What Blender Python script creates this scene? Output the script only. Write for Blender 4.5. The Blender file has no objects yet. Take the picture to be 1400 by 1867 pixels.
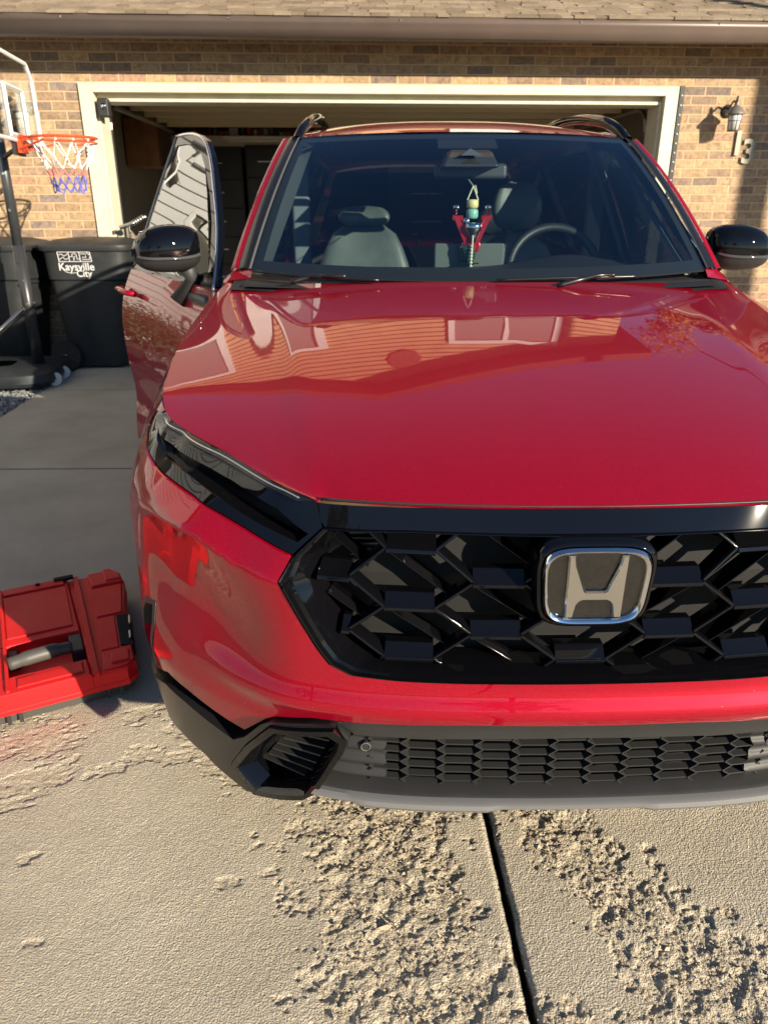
import bpy, bmesh, math, random, bisect
import numpy as np
from mathutils import Vector, Matrix
from mathutils.geometry import delaunay_2d_cdt
random.seed(7)
rnd = random.Random(11)
scene = bpy.context.scene
R = math.radians

# ------------------------------------------------------------------ camera, world, sun, exposure
cam_d = bpy.data.cameras.new('camera')
cam = bpy.data.objects.new('camera', cam_d)
scene.collection.objects.link(cam)
cam.location = (0, 0, 1.345)
cam.rotation_euler = (R(90 - 22.6), 0, 0)
cam_d.sensor_fit = 'VERTICAL'
cam_d.sensor_height = 36.0
cam_d.lens = 36.0 * 1350 / 1867
cam_d.clip_start = 0.05
cam_d.clip_end = 2000
cam_d.dof.use_dof = True
cam_d.dof.focus_distance = 1.45
cam_d.dof.aperture_fstop = 7.5
scene.camera = cam

SUN_AZ = R(44.5)      # shadows fall this far to the left of straight ahead
SUN_EL = R(17)
sdir = Vector((math.sin(SUN_AZ) * math.cos(SUN_EL), -math.cos(SUN_AZ) * math.cos(SUN_EL), math.sin(SUN_EL)))
world = bpy.data.worlds.new('World')
scene.world = world
world.use_nodes = True
wn = world.node_tree
sky = wn.nodes.new('ShaderNodeTexSky')
sky.sky_type = 'NISHITA'
sky.sun_disc = False
sky.sun_elevation = SUN_EL
sky.sun_rotation = math.atan2(sdir.x, sdir.y)
sky.air_density = 1.0
sky.dust_density = 0.0
sky.ozone_density = 4.0
bg = wn.nodes['Background']
bg.inputs['Strength'].default_value = 0.072
wn.links.new(sky.outputs[0], bg.inputs['Color'])
sun_d = bpy.data.lights.new('sun', 'SUN')
sun_d.energy = 5.0
sun_d.angle = R(0.5)
sun_d.color = (1.0, 0.87, 0.68)
sun = bpy.data.objects.new('sun', sun_d)
sun.rotation_euler = sdir.to_track_quat('Z', 'Y').to_euler()
scene.collection.objects.link(sun)
scene.view_settings.view_transform = 'Standard'
scene.view_settings.look = 'None'
scene.view_settings.exposure = 1.0
scene.view_settings.gamma = 1.0
scene.cycles.max_bounces = 10
scene.cycles.transparent_max_bounces = 12
scene.cycles.caustics_reflective = False
scene.cycles.caustics_refractive = False

# ------------------------------------------------------------------ material helpers
def newmat(name):
    m = bpy.data.materials.new(name)
    m.use_nodes = True
    return m, m.node_tree, m.node_tree.nodes['Principled BSDF']
def prin(name, col, rough=.5, metal=0., coat=0., spec=.5, coat_rough=.03, emit=None, noise=0., nscale=20., bump=0., bscale=200., rvar=0.):
    m, nt, b = newmat(name)
    b.inputs['Base Color'].default_value = (*col, 1)
    b.inputs['Roughness'].default_value = rough
    b.inputs['Metallic'].default_value = metal
    b.inputs['Coat Weight'].default_value = coat
    b.inputs['Coat Roughness'].default_value = coat_rough
    b.inputs['Specular IOR Level'].default_value = spec
    if emit:
        b.inputs['Emission Color'].default_value = (*emit[0], 1)
        b.inputs['Emission Strength'].default_value = emit[1]
    tc = None
    if noise or bump or rvar:
        tc = nt.nodes.new('ShaderNodeTexCoord')
    if noise:
        n = nt.nodes.new('ShaderNodeTexNoise'); n.inputs['Scale'].default_value = nscale; n.inputs['Detail'].default_value = 6
        nt.links.new(tc.outputs['Object'], n.inputs['Vector'])
        mr = nt.nodes.new('ShaderNodeMapRange')
        mr.inputs['From Min'].default_value = .3; mr.inputs['From Max'].default_value = .7
        mr.inputs['To Min'].default_value = 1 - noise; mr.inputs['To Max'].default_value = 1 + noise
        nt.links.new(n.outputs['Fac'], mr.inputs['Value'])
        mx = nt.nodes.new('ShaderNodeMix'); mx.data_type = 'RGBA'; mx.blend_type = 'MULTIPLY'; mx.inputs[0].default_value = 1
        mx.inputs[6].default_value = (*col, 1)
        nt.links.new(mr.outputs[0], mx.inputs[7]); nt.links.new(mx.outputs[2], b.inputs['Base Color'])
    if rvar:
        n = nt.nodes.new('ShaderNodeTexNoise'); n.inputs['Scale'].default_value = 9; n.inputs['Detail'].default_value = 8
        nt.links.new(tc.outputs['Object'], n.inputs['Vector'])
        mr = nt.nodes.new('ShaderNodeMapRange')
        mr.inputs['From Min'].default_value = .35; mr.inputs['From Max'].default_value = .75
        mr.inputs['To Min'].default_value = rough; mr.inputs['To Max'].default_value = rough + rvar
        nt.links.new(n.outputs['Fac'], mr.inputs['Value']); nt.links.new(mr.outputs[0], b.inputs['Roughness'])
    if bump:
        n = nt.nodes.new('ShaderNodeTexNoise'); n.inputs['Scale'].default_value = bscale; n.inputs['Detail'].default_value = 5
        nt.links.new(tc.outputs['Object'], n.inputs['Vector'])
        bp = nt.nodes.new('ShaderNodeBump'); bp.inputs['Strength'].default_value = .6; bp.inputs['Distance'].default_value = bump
        nt.links.new(n.outputs['Fac'], bp.inputs['Height']); nt.links.new(bp.outputs[0], b.inputs['Normal'])
    return m
def ramp(nt, stops, interp='LINEAR'):
    r = nt.nodes.new('ShaderNodeValToRGB')
    r.color_ramp.interpolation = interp
    e = r.color_ramp.elements
    while len(e) > 1: e.remove(e[-1])
    e[0].position = stops[0][0]; e[0].color = (*stops[0][1], 1)
    for p, c in stops[1:]:
        k = e.new(p); k.color = (*c, 1)
    return r
def glassmat(name, tint, refl=(1, 1, 1), rough=0.0, ior=1.5):
    m = bpy.data.materials.new(name); m.use_nodes = True
    nt = m.node_tree; nt.nodes.clear()
    o = nt.nodes.new('ShaderNodeOutputMaterial'); mix = nt.nodes.new('ShaderNodeMixShader')
    t = nt.nodes.new('ShaderNodeBsdfTransparent'); t.inputs[0].default_value = (*tint, 1)
    g = nt.nodes.new('ShaderNodeBsdfGlossy'); g.inputs['Roughness'].default_value = rough; g.inputs[0].default_value = (*refl, 1)
    # Schlick reflectance, the same from both sides of the pane
    f = nt.nodes.new('ShaderNodeLayerWeight'); f.inputs['Blend'].default_value = .5
    pw = nt.nodes.new('ShaderNodeMath'); pw.operation = 'POWER'; pw.inputs[1].default_value = 5
    f0 = min(.9, 1.8 * ((ior - 1) / (ior + 1)) ** 2)
    mu = nt.nodes.new('ShaderNodeMath'); mu.operation = 'MULTIPLY_ADD'; mu.inputs[1].default_value = 1 - f0; mu.inputs[2].default_value = f0; mu.use_clamp = True
    nt.links.new(f.outputs['Facing'], pw.inputs[0]); nt.links.new(pw.outputs[0], mu.inputs[0]); nt.links.new(mu.outputs[0], mix.inputs[0])
    nt.links.new(t.outputs[0], mix.inputs[1]); nt.links.new(g.outputs[0], mix.inputs[2]); nt.links.new(mix.outputs[0], o.inputs[0])
    return m

M = {}
# car paint: candy red with fine metal flake under clear coat
m, nt, b = newmat('red_paint')
tc = nt.nodes.new('ShaderNodeTexCoord'); vo = nt.nodes.new('ShaderNodeTexVoronoi'); vo.inputs['Scale'].default_value = 1600
nt.links.new(tc.outputs['Object'], vo.inputs['Vector'])
rp = ramp(nt, [(0, (.24, .0006, .010)), (.6, (.33, .001, .015)), (1, (.50, .003, .027))])
sepc = nt.nodes.new('ShaderNodeSeparateColor'); nt.links.new(vo.outputs['Color'], sepc.inputs[0]); nt.links.new(sepc.outputs[0], rp.inputs[0])
# sparse dust specks
vs = nt.nodes.new('ShaderNodeTexVoronoi'); vs.inputs['Scale'].default_value = 48; nt.links.new(tc.outputs['Object'], vs.inputs['Vector'])
rs = ramp(nt, [(0, (1, 1, 1)), (.022, (1, 1, 1)), (.032, (0, 0, 0))]); nt.links.new(vs.outputs['Distance'], rs.inputs[0])
ms = nt.nodes.new('ShaderNodeMix'); ms.data_type = 'RGBA'; nt.links.new(rs.outputs[0], ms.inputs[0]); nt.links.new(rp.outputs[0], ms.inputs[6]); ms.inputs[7].default_value = (.42, .30, .26, 1); b.inputs['Specular IOR Level'].default_value = .08
nt.links.new(ms.outputs[2], b.inputs['Base Color'])
b.inputs['Metallic'].default_value = .35; b.inputs['Roughness'].default_value = .45
b.inputs['Coat Weight'].default_value = 1; b.inputs['Coat Roughness'].default_value = .012; b.inputs['Coat IOR'].default_value = 1.46
M['red'] = m
M['gloss'] = prin('black_gloss', (.003, .003, .004), .03, spec=.42)
M['plas'] = prin('black_plastic', (.022, .022, .023), .5, bump=.0003, bscale=700, rvar=.15)
M['dgrey'] = prin('dark_grey_plastic', (.022, .022, .022), .42, bump=.0003, bscale=700, rvar=.15)
M['silver'] = prin('silver_plastic', (.19, .19, .19), .42, metal=.3, bump=.0003, bscale=700)
M['chrome'] = prin('chrome', (.75, .75, .76), .07, metal=1)
M['pillar'] = prin('pillar_trim', (.010, .010, .011), .30)
M['rubber'] = prin('rubber', (.02, .02, .02), .75)
M['black'] = prin('matte_black', (.005, .005, .005), .9)
M['liner'] = prin('black_liner', (.007, .007, .007), .85)
M['wsglass'] = glassmat('windshield_glass', (.74, .84, .86), refl=(.74, .88, 1.0), ior=1.64)
M['sideglass'] = glassmat('side_glass', (.10, .11, .11), ior=1.75)
M['doorglass'] = glassmat('door_glass', (.04, .045, .045), ior=2.6)
M['clear'] = glassmat('clear_lens', (.85, .85, .85), ior=1.6)
M['drl'] = prin('drl_reflector', (.016, .017, .018), .22, spec=.35, noise=.5, nscale=30)
M['lightpipe'] = prin('light_pipe', (.30, .31, .30), .2, coat=1)
M['smoked'] = prin('smoked_lens', (.012, .010, .009), .03, coat=1, coat_rough=.01)
M['leather'] = prin('grey_green_leather', (.075, .09, .078), .45, bump=.0006, bscale=300, noise=.1)
M['dash'] = prin('dashboard', (.012, .013, .014), .6, bump=.0005, bscale=500)
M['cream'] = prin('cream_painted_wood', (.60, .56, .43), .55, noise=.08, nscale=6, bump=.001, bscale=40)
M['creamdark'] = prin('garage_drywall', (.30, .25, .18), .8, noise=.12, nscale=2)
M['brownmetal'] = prin('brown_gutter', (.135, .098, .080), .4, noise=.06, nscale=5)
M['bin'] = prin('bin_plastic', (.022, .024, .026), .45, bump=.001, bscale=60, noise=.15, nscale=8, rvar=.2)
M['white'] = prin('white_paint', (.75, .75, .73), .5, noise=.05)
M['print'] = prin('white_print', (.6, .6, .6), .6)
M['orange'] = prin('orange_steel', (.72, .075, .02), .4, noise=.1, nscale=30)
M['polegrey'] = prin('grey_pole', (.075, .08, .085), .35, metal=.5, noise=.1)
M['netwhite'] = prin('net_white', (.8, .78, .75), .8)
M['netred'] = prin('net_red', (.65, .2, .17), .8)
M['netblue'] = prin('net_blue', (.10, .13, .5), .8)
M['toolred'] = prin('toolbox_red', (.72, .010, .012), .5, spec=.3, noise=.04, nscale=12, bump=.0003, bscale=500, rvar=.12)
M['toolgrey'] = prin('toolbox_grey', (.075, .07, .062), .5, bump=.0004, bscale=500)
M['steel'] = prin('steel', (.5, .5, .48), .3, metal=1)
M['zinc'] = prin('brushed_nickel', (.24, .21, .17), .4, metal=.6)
M['seed'] = prin('milky_glass', (.62, .62, .60), .25)
M['cab'] = prin('cabinet_wood', (.25, .11, .045), .5, noise=.25, nscale=7)
M['dark'] = prin('dark_stuff', (.03, .03, .032), .6)
M['curtain'] = prin('window_blind', (.55, .52, .47), .8, noise=.05)
M['leafyellow'] = prin('autumn_leaf', (.28, .15, .02), .7, noise=.4, nscale=3)
M['bark'] = prin('bark', (.09, .065, .045), .9, noise=.3, nscale=15, bump=.01, bscale=20)

# ------------------------------------------------------------------ object helpers
col = scene.collection
def tag(o, label=None, cat=None, group=None, kind=None):
    if label: o['label'] = label
    if cat: o['category'] = cat
    if group: o['group'] = group
    if kind: o['kind'] = kind
    return o
def empty(name, loc=(0, 0, 0), rz=0, label=None, cat=None, group=None):
    o = bpy.data.objects.new(name, None); col.objects.link(o)
    o.location = loc; o.rotation_euler = (0, 0, rz); o.empty_display_size = .1
    return tag(o, label, cat, group)
def mk(name, V, F, mat, parent=None, smooth=False, normals=None, bev=0, loc=None, rot=None):
    me = bpy.data.meshes.new(name)
    me.from_pydata([tuple(v) for v in V], [], F)
    me.materials.append(mat)
    if smooth:
        me.polygons.foreach_set('use_smooth', [True] * len(me.polygons))
    me.update()
    if normals is not None:
        me.normals_split_custom_set_from_vertices(normals)
    o = bpy.data.objects.new(name, me); col.objects.link(o)
    if parent: o.parent = parent
    if loc: o.location = loc
    if rot: o.rotation_euler = rot
    if bev:
        bm_ = o.modifiers.new('bevel', 'BEVEL'); bm_.width = bev; bm_.segments = 2; bm_.limit_method = 'ANGLE'; bm_.angle_limit = R(35)
        me.polygons.foreach_set('use_smooth', [True] * len(me.polygons))
        bm_.harden_normals = True
    return o
class MB:
    def __init__(s): s.V = []; s.F = []
    def add(s, V, F):
        n = len(s.V); s.V += [tuple(v) for v in V]; s.F += [tuple(i + n for i in f) for f in F]; return s
    def box(s, x0, x1, y0, y1, z0, z1, top=None):
        a = 0 if top is None else top
        V = [(x0, y0, z0), (x1, y0, z0), (x1, y1, z0), (x0, y1, z0), (x0 + a, y0 + a, z1), (x1 - a, y0 + a, z1), (x1 - a, y1 - a, z1), (x0 + a, y1 - a, z1)]
        return s.add(V, [(0, 3, 2, 1), (4, 5, 6, 7), (0, 1, 5, 4), (1, 2, 6, 5), (2, 3, 7, 6), (3, 0, 4, 7)])
    def prism(s, prof, a, b):
        # prof: list of 2D points; a,b: functions mapping 2D -> 3D for both ends
        n = len(prof)
        V = [a(*p) for p in prof] + [b(*p) for p in prof]
        F = [(i, (i + 1) % n, n + (i + 1) % n, n + i) for i in range(n)]
        return s.add(V, F + [tuple(range(n))[::-1], tuple(range(n, 2 * n))])
    def tube(s, P, r, n=10, caps=True, closed=False):
        P = [Vector(p) for p in P]; rs = r if isinstance(r, (list, tuple)) else [r] * len(P)
        V = []; m = len(P); up = None
        for i, p in enumerate(P):
            if closed: t = P[(i + 1) % m] - P[i - 1]
            else: t = P[min(i + 1, m - 1)] - P[max(i - 1, 0)]
            t.normalize()
            if up is None:
                up = Vector((0, 0, 1)) if abs(t.z) < .9 else Vector((1, 0, 0))
            x = t.cross(up); x.normalize(); y = x.cross(t); up = y
            for k in range(n):
                a = 2 * math.pi * k / n
                V.append(p + rs[i] * (math.cos(a) * x + math.sin(a) * y))
        F = []
        for i in range(m if closed else m - 1):
            j = (i + 1) % m
            for k in range(n):
                F.append((i * n + k, i * n + (k + 1) % n, j * n + (k + 1) % n, j * n + k))
        if caps and not closed:
            F.append(tuple(range(n))[::-1]); F.append(tuple((m - 1) * n + k for k in range(n)))
        return s.add(V, F)
    def lathe(s, prof, n=24, c=(0, 0, 0), axis='z'):
        V = []; m = len(prof)
        for r, h in prof:
            for k in range(n):
                a = 2 * math.pi * k / n
                p = (r * math.cos(a), r * math.sin(a), h)
                if axis == 'x': p = (h, p[0], p[1])
                if axis == 'y': p = (p[1], h, p[0])
                V.append((p[0] + c[0], p[1] + c[1], p[2] + c[2]))
        F = [(i * n + k, i * n + (k + 1) % n, (i + 1) * n + (k + 1) % n, (i + 1) * n + k) for i in range(m - 1) for k in range(n)]
        F += [tuple(range(n))[::-1], tuple((m - 1) * n + k for k in range(n))]
        return s.add(V, F)
    def build(s, name, mat, parent=None, smooth=False, bev=0, **k):
        return mk(name, s.V, s.F, mat, parent, smooth, bev=bev, **k)
def autosmooth(o, ang=35):
    # mark sharp edges by angle so rounded parts shade smooth and corners stay crisp
    me = o.data
    bm = bmesh.new(); bm.from_mesh(me)
    for e in bm.edges:
        if len(e.link_faces) == 2 and e.calc_face_angle(0) > R(ang): e.smooth = False
    bm.to_mesh(me); bm.free()
    me.polygons.foreach_set('use_smooth', [True] * len(me.polygons))
    return o
def cr(P, n=8, closed=False):
    # Catmull-Rom through n-dimensional points
    P = [np.array(p, float) for p in P]; m = len(P); out = []
    rng = m if closed else m - 1
    for i in range(rng):
        b, c = P[i], P[(i + 1) % m]
        a = P[i - 1] if (i > 0 or closed) else 2 * b - c
        d = P[(i + 2) % m] if (i < m - 2 or closed) else 2 * c - b
        lb = np.linalg.norm(c - b) + 1e-9; la = np.linalg.norm(b - a) + 1e-9; lc = np.linalg.norm(d - c) + 1e-9
        m1 = ((b - a) * lb * lb / (la * (la + lb)) + (c - b) * la / (la + lb))
        m2 = ((c - b) * lc / (lb + lc) + (d - c) * lb * lb / (lc * (lb + lc)))
        for k in range(n):
            t = k / n
            out.append((2 * t**3 - 3 * t * t + 1) * b + (t**3 - 2 * t * t + t) * m1 + (3 * t * t - 2 * t**3) * c + (t**3 - t * t) * m2)
    if not closed: out.append(P[-1])
    return out
def loft(rows, nu, nv):
    G = [cr(r, nu) for r in rows]
    cols = [cr([G[i][j] for i in range(len(G))], nv) for j in range(len(G[0]))]
    return [[cols[j][i] for j in range(len(cols))] for i in range(len(cols[0]))]
def grid(G, flip=False):
    h, w = len(G), len(G[0])
    V = [tuple(p) for r in G for p in r]
    F = []
    for i in range(h - 1):
        for j in range(w - 1):
            q = (i * w + j, i * w + j + 1, (i + 1) * w + j + 1, (i + 1) * w + j)
            F.append(q[::-1] if flip else q)
    return V, F
def inpoly(x, y, P):
    c = False; n = len(P); j = n - 1
    for i in range(n):
        xi, yi = P[i]; xj, yj = P[j]
        if (yi > y) != (yj > y) and x < (xj - xi) * (y - yi) / (yj - yi) + xi: c = not c
        j = i
    return c
def dens(P, step, closed=True):
    out = []; n = len(P)
    for i in range(n if closed else n - 1):
        a, b = P[i], P[(i + 1) % n]; k = max(1, int(math.dist(a, b) / step))
        out += [(a[0] + (b[0] - a[0]) * t / k, a[1] + (b[1] - a[1]) * t / k) for t in range(k)]
    return out
def textmesh(body, size, depth, mat, name, parent, M4, bold=0):
    cu = bpy.data.curves.new('t', 'FONT'); cu.body = body; cu.size = size; cu.extrude = depth; cu.offset = bold
    cu.align_x = 'CENTER'; cu.align_y = 'CENTER'
    t = bpy.data.objects.new('t', cu); col.objects.link(t)
    bpy.context.view_layer.update()
    me = bpy.data.meshes.new_from_object(t.evaluated_get(bpy.context.evaluated_depsgraph_get()))
    bpy.data.objects.remove(t)
    me.materials.clear(); me.materials.append(mat); me.transform(M4)
    o = bpy.data.objects.new(name, me); col.objects.link(o)
    if parent: o.parent = parent
    return o

# ------------------------------------------------------------------ ground: driveway slabs, gravel, lawn
def vnoise(X, Y, seed):
    xi = np.floor(X).astype(np.int64); yi = np.floor(Y).astype(np.int64)
    fx = X - xi; fy = Y - yi; fx = fx * fx * (3 - 2 * fx); fy = fy * fy * (3 - 2 * fy)
    def h(a, b):
        n = (a * 374761393 + b * 668265263 + seed * 974634777) & 0xffffffff
        n = ((n ^ (n >> 13)) * 1274126177) & 0xffffffff
        return ((n ^ (n >> 16)) & 0xffff) / 65535.0
    return (h(xi, yi) * (1 - fx) + h(xi + 1, yi) * fx) * (1 - fy) + (h(xi, yi + 1) * (1 - fx) + h(xi + 1, yi + 1) * fx) * fy
def fbm(X, Y, f, o, seed, g=.5):
    s = 0; a = 1; t = 0
    for k in range(o):
        s = s + a * vnoise(X * f + 17.3 * k, Y * f - 9.1 * k, seed + k); t += a; a *= g; f *= 2.03
    return s / t
def sstep(a, b, x):
    t = np.clip((x - a) / (b - a), 0, 1); return t * t * (3 - 2 * t)
def segd(X, Y, a, b):
    dx, dy = b[0] - a[0], b[1] - a[1]
    t = np.clip(((X - a[0]) * dx + (Y - a[1]) * dy) / (dx * dx + dy * dy), 0, 1)
    return np.hypot(X - a[0] - t * dx, Y - a[1] - t * dy)
def pitfield(X, Y):
    f = np.full(X.shape, -1.0)
    for a, b, w in [((-.03, 1.45), (.04, .78), .19), ((.36, 1.42), (.42, 1.24), .10), ((.42, 1.24), (.60, .96), .10), ((.60, .96), (.70, .8), .12), ((.28, .84), (1.0, .80), .07),
                    ((.755, 1.0), (.80, .99), .035), ((.74, .93), (.85, .90), .04), ((.10, 1.40), (.16, .85), .06)]:
        f = np.maximum(f, 1 - segd(X, Y, a, b) / w)
    return f
def flakefield(X, Y):
    f = np.full(X.shape, -1.0)
    for a, b, w in [((-1.15, 1.69), (-.92, 1.67), .05), ((-1.1, 1.60), (-.88, 1.62), .06), ((-.70, 1.72), (-.62, 1.79), .035), ((-.66, 1.56), (-.50, 1.56), .035), ((-.55, 1.68), (-.42, 1.52), .05),
                    ((-.40, 1.52), (-.36, 1.47), .05), ((-.96, 1.44), (-.82, 1.50), .05), ((-.95, 1.37), (-.85, 1.42), .03), ((-.75, 1.49), (-.68, 1.51), .02), ((-.80, 1.22), (-.77, 1.23), .012),
                    ((-.345, 1.16), (-.32, 1.165), .014), ((-.30, 1.25), (-.285, 1.26), .012), ((-.26, 1.185), (-.24, 1.195), .012), ((-.7, 1.02), (-.68, 1.02), .01), ((-1.3, 1.75), (-1.2, 1.7), .06)]:
        f = np.maximum(f, 1 - segd(X, Y, a, b) / w)
    return f
m, nt, b = newmat('concrete')
tc = nt.nodes.new('ShaderNodeTexCoord')
n1 = nt.nodes.new('ShaderNodeTexNoise'); n1.inputs['Scale'].default_value = 2.2; n1.inputs['Detail'].default_value = 9; n1.inputs['Roughness'].default_value = .62
n2 = nt.nodes.new('ShaderNodeTexNoise'); n2.inputs['Scale'].default_value = 260; n2.inputs['Detail'].default_value = 4
n3 = nt.nodes.new('ShaderNodeTexNoise'); n3.inputs['Scale'].default_value = 45; n3.inputs['Detail'].default_value = 7
at = nt.nodes.new('ShaderNodeAttribute'); at.attribute_name = 'pit'
for n in (n1, n2, n3): nt.links.new(tc.outputs['Object'], n.inputs['Vector'])
r1 = ramp(nt, [(.3, (.44, .385, .29)), (.5, (.53, .465, .355)), (.72, (.60, .535, .41))])
nt.links.new(n1.outputs['Fac'], r1.inputs[0])
r2 = ramp(nt, [(.25, (.62, .62, .62)), (.5, (1, 1, 1)), (.75, (1.25, 1.22, 1.15))]); nt.links.new(n2.outputs['Fac'], r2.inputs[0])
mx = nt.nodes.new('ShaderNodeMix'); mx.data_type = 'RGBA'; mx.blend_type = 'MULTIPLY'; mx.inputs[0].default_value = .8
nt.links.new(r1.outputs[0], mx.inputs[6]); nt.links.new(r2.outputs[0], mx.inputs[7])
r3 = ramp(nt, [(.3, (.40, .32, .22)), (.5, (.56, .47, .33)), (.62, (.62, .53, .38)), (.75, (.46, .40, .33))]); nt.links.new(n3.outputs['Fac'], r3.inputs[0])
mx2 = nt.nodes.new('ShaderNodeMix'); mx2.data_type = 'RGBA'; nt.links.new(at.outputs['Fac'], mx2.inputs[0])
nt.links.new(mx.outputs[2], mx2.inputs[6]); nt.links.new(r3.outputs[0], mx2.inputs[7]); nt.links.new(mx2.outputs[2], b.inputs['Base Color'])
b.inputs['Roughness'].default_value = .88; b.inputs['Specular IOR Level'].default_value = .25
bp = nt.nodes.new('ShaderNodeBump'); bp.inputs['Strength'].default_value = 1.0; bp.inputs['Distance'].default_value = .006
nt.links.new(n2.outputs['Fac'], bp.inputs['Height']); nt.links.new(bp.outputs[0], b.inputs['Normal'])
M['concrete'] = m

def driveway():
    root = empty('driveway', (0, 0, 0)); root['kind'] = 'structure'
    yaw = R(2.8)
    jx = lambda y: .303 - math.tan(yaw) * y      # the long joint
    def fine(name, x0, x1, y0, y1, st, right):
        nx = int((x1 - x0) / st); ny = int((y1 - y0) / st)
        T = np.linspace(0, 1, nx + 1); Yv = np.linspace(y0, y1, ny + 1)
        xs = []
        Y, TT = np.meshgrid(Yv, T, indexing='ij')
        edge = .303 - math.tan(yaw) * Y
        wob = (fbm(Y, Y * 0, 25, 4, 5 + right) - .5) * .006
        if right: X0 = edge + .014 + wob; X = X0 + (x1 - X0) * TT; E_ = X - X0
        else: X1 = edge + wob * .7; X = x0 + (X1 - x0) * TT; E_ = X1 - X
        pf = pitfield(X, Y) + (fbm(X, Y, 20, 6, 3, .6) - .5) * 2.7 + (fbm(X, Y, 5, 2, 9) - .5) * .7 + .06
        pit = sstep(.12, .2, pf)
        deep = fbm(X, Y, 32, 4, 21); chunk = fbm(X, Y, 140, 4, 44, .7)
        Z = -pit * (.0004 + .0055 * sstep(.30, .62, deep) * (.5 + .5 * sstep(.1, .7, pf))) + pit * (chunk - .5) * .0075
        ff = flakefield(X, Y) + (fbm(X * .6 + Y * .5, Y * 1.6 - X * .6, 40, 5, 63, .6) - .5) * 2.6
        fl = sstep(.1, .22, ff) * (1 - pit)
        Z += -fl * .0025 + fl * (fbm(X, Y * 1.7, 60, 4, 71) - .5) * .005
        Z += (fbm(X, Y, 210, 3, 31) - .5) * .0022 + (fbm(X, Y, 9, 3, 33) - .5) * .003
        Z -= sstep(.012, 0, E_) * .006
        V = np.stack([X, Y, Z], -1).reshape(-1, 3)
        idx = np.arange((nx + 1) * (ny + 1)).reshape(ny + 1, nx + 1)
        Fq = np.stack([idx[:-1, :-1], idx[:-1, 1:], idx[1:, 1:], idx[1:, :-1]], -1).reshape(-1, 4)
        # joint wall
        ec = idx[:, 0] if right else idx[:, -1]
        W = V[ec].copy(); W[:, 2] = -.06; W[:, 0] += (.002 if right else -.002)
        base = len(V); V = np.concatenate([V, W]); wi = np.arange(base, base + len(W))
        wf = np.stack([ec[:-1], ec[1:], wi[1:], wi[:-1]], -1)
        if not right: wf = wf[:, ::-1]
        wf = wf[:, ::-1]
        Fq = np.concatenate([Fq, wf])
        me = bpy.data.meshes.new(name); me.vertices.add(len(V)); me.vertices.foreach_set('co', V.ravel())
        me.loops.add(Fq.size); me.loops.foreach_set('vertex_index', Fq.ravel().astype(np.int32))
        me.polygons.add(len(Fq)); me.polygons.foreach_set('loop_start', np.arange(0, Fq.size, 4, dtype=np.int32))
        me.polygons.foreach_set('loop_total', np.full(len(Fq), 4, np.int32))
        sm = np.ones(len(Fq), bool); me.polygons.foreach_set('use_smooth', sm)
        a = me.attributes.new('pit', 'FLOAT', 'POINT')
        pv = np.concatenate([(np.maximum(pit * .5, fl * .35)).ravel(), np.full(len(W), .3)]); a.data.foreach_set('value', pv.astype(np.float32))
        me.update(); me.validate(); me.materials.append(M['concrete'])
        o = bpy.data.objects.new(name, me); col.objects.link(o); o.parent = root
        return X, Y, Z, pit
    fine('near_slab', -2.1, 0, .55, 2.25, .0032, 0)
    fine('near_slab', 0, 1.25, .55, 1.75, .0032, 1)
    # the rest, plain
    far = MB()
    def quad(pts, z=0.): far.add([(x, y, z) for x, y in pts], [(0, 1, 2, 3)])
    yo = lambda x, y0: y0 + math.tan(yaw) * (x + 2)         # transverse lines parallel to the house
    lft = lambda y: -2.36 - (y - 4.855) * .083 if y > 4.855 else -2.36 - (y - 4.855) * .083
    def left(y): return -2.37 - math.tan(yaw) * y
    g = .006
    quad([(left(2.25), 2.25), (jx(2.25), 2.25), (jx(3.83), 3.87), (left(3.83), 3.83)])
    quad([(left(3.83 + g), 3.83 + 2 * g), (jx(3.83), 3.87 + 2 * g), (jx(5.7), 5.78), (left(5.7), 5.7)])
    quad([(left(5.7), 5.7 + g), (jx(5.7), 5.78 + g), (jx(7.1), 7.2), (left(7.1), 7.06)])
    quad([(jx(1.75) + .018, 1.75), (5, 1.75), (5, 7.43), (jx(7.1) + .018, 7.2)])
    quad([(1.25, .55), (5, .55), (5, 1.75), (1.25, 1.75)])
    quad([(left(.55), .55), (-2.1, .55), (-2.1, 2.25), (left(2.25), 2.25)])
    quad([(left(-9), -9), (jx(-9), -9), (jx(.55), .55), (left(.55), .55)])
    quad([(jx(-9) + .018, -9), (5, -9), (5, .55), (jx(.55) + .018, .55)])
    far.build('far_slab', M['concrete'], root)
    mb = MB(); mb.box(jx(0) - 1.0, jx(0) + .5, -9, 7.2, -.07, -.05)
    mb.build('joint_bed', prin('joint_dirt', (.05, .04, .03), .95, noise=.4, nscale=60, bump=.004, bscale=90), root)
    return jx
jx = driveway()

soil = prin('dry_lawn', (.10, .10, .045), .95, noise=.35, nscale=3, bump=.02, bscale=60)
g = MB(); g.add([(-400, -400, -.09), (400, -400, -.09), (400, 400, -.09), (-400, 400, -.09)], [(0, 1, 2, 3)])
tag(g.build('ground', soil), kind='structure')
st = MB(); st.add([(-400, -17, -.085), (400, -17, -.085), (400, -9.6, -.085), (-400, -9.6, -.085)], [(0, 1, 2, 3)])
tag(st.build('street', prin('asphalt', (.06, .06, .06), .9, noise=.2, nscale=20, bump=.003, bscale=150)), kind='structure')
st = MB(); st.box(-60, 60, -9.6, -9.0, -.3, 0.0)
tag(st.build('sidewalk', M['concrete'], bev=.01), kind='structure')
def left(y): return -2.37 - math.tan(R(2.8)) * y
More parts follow.
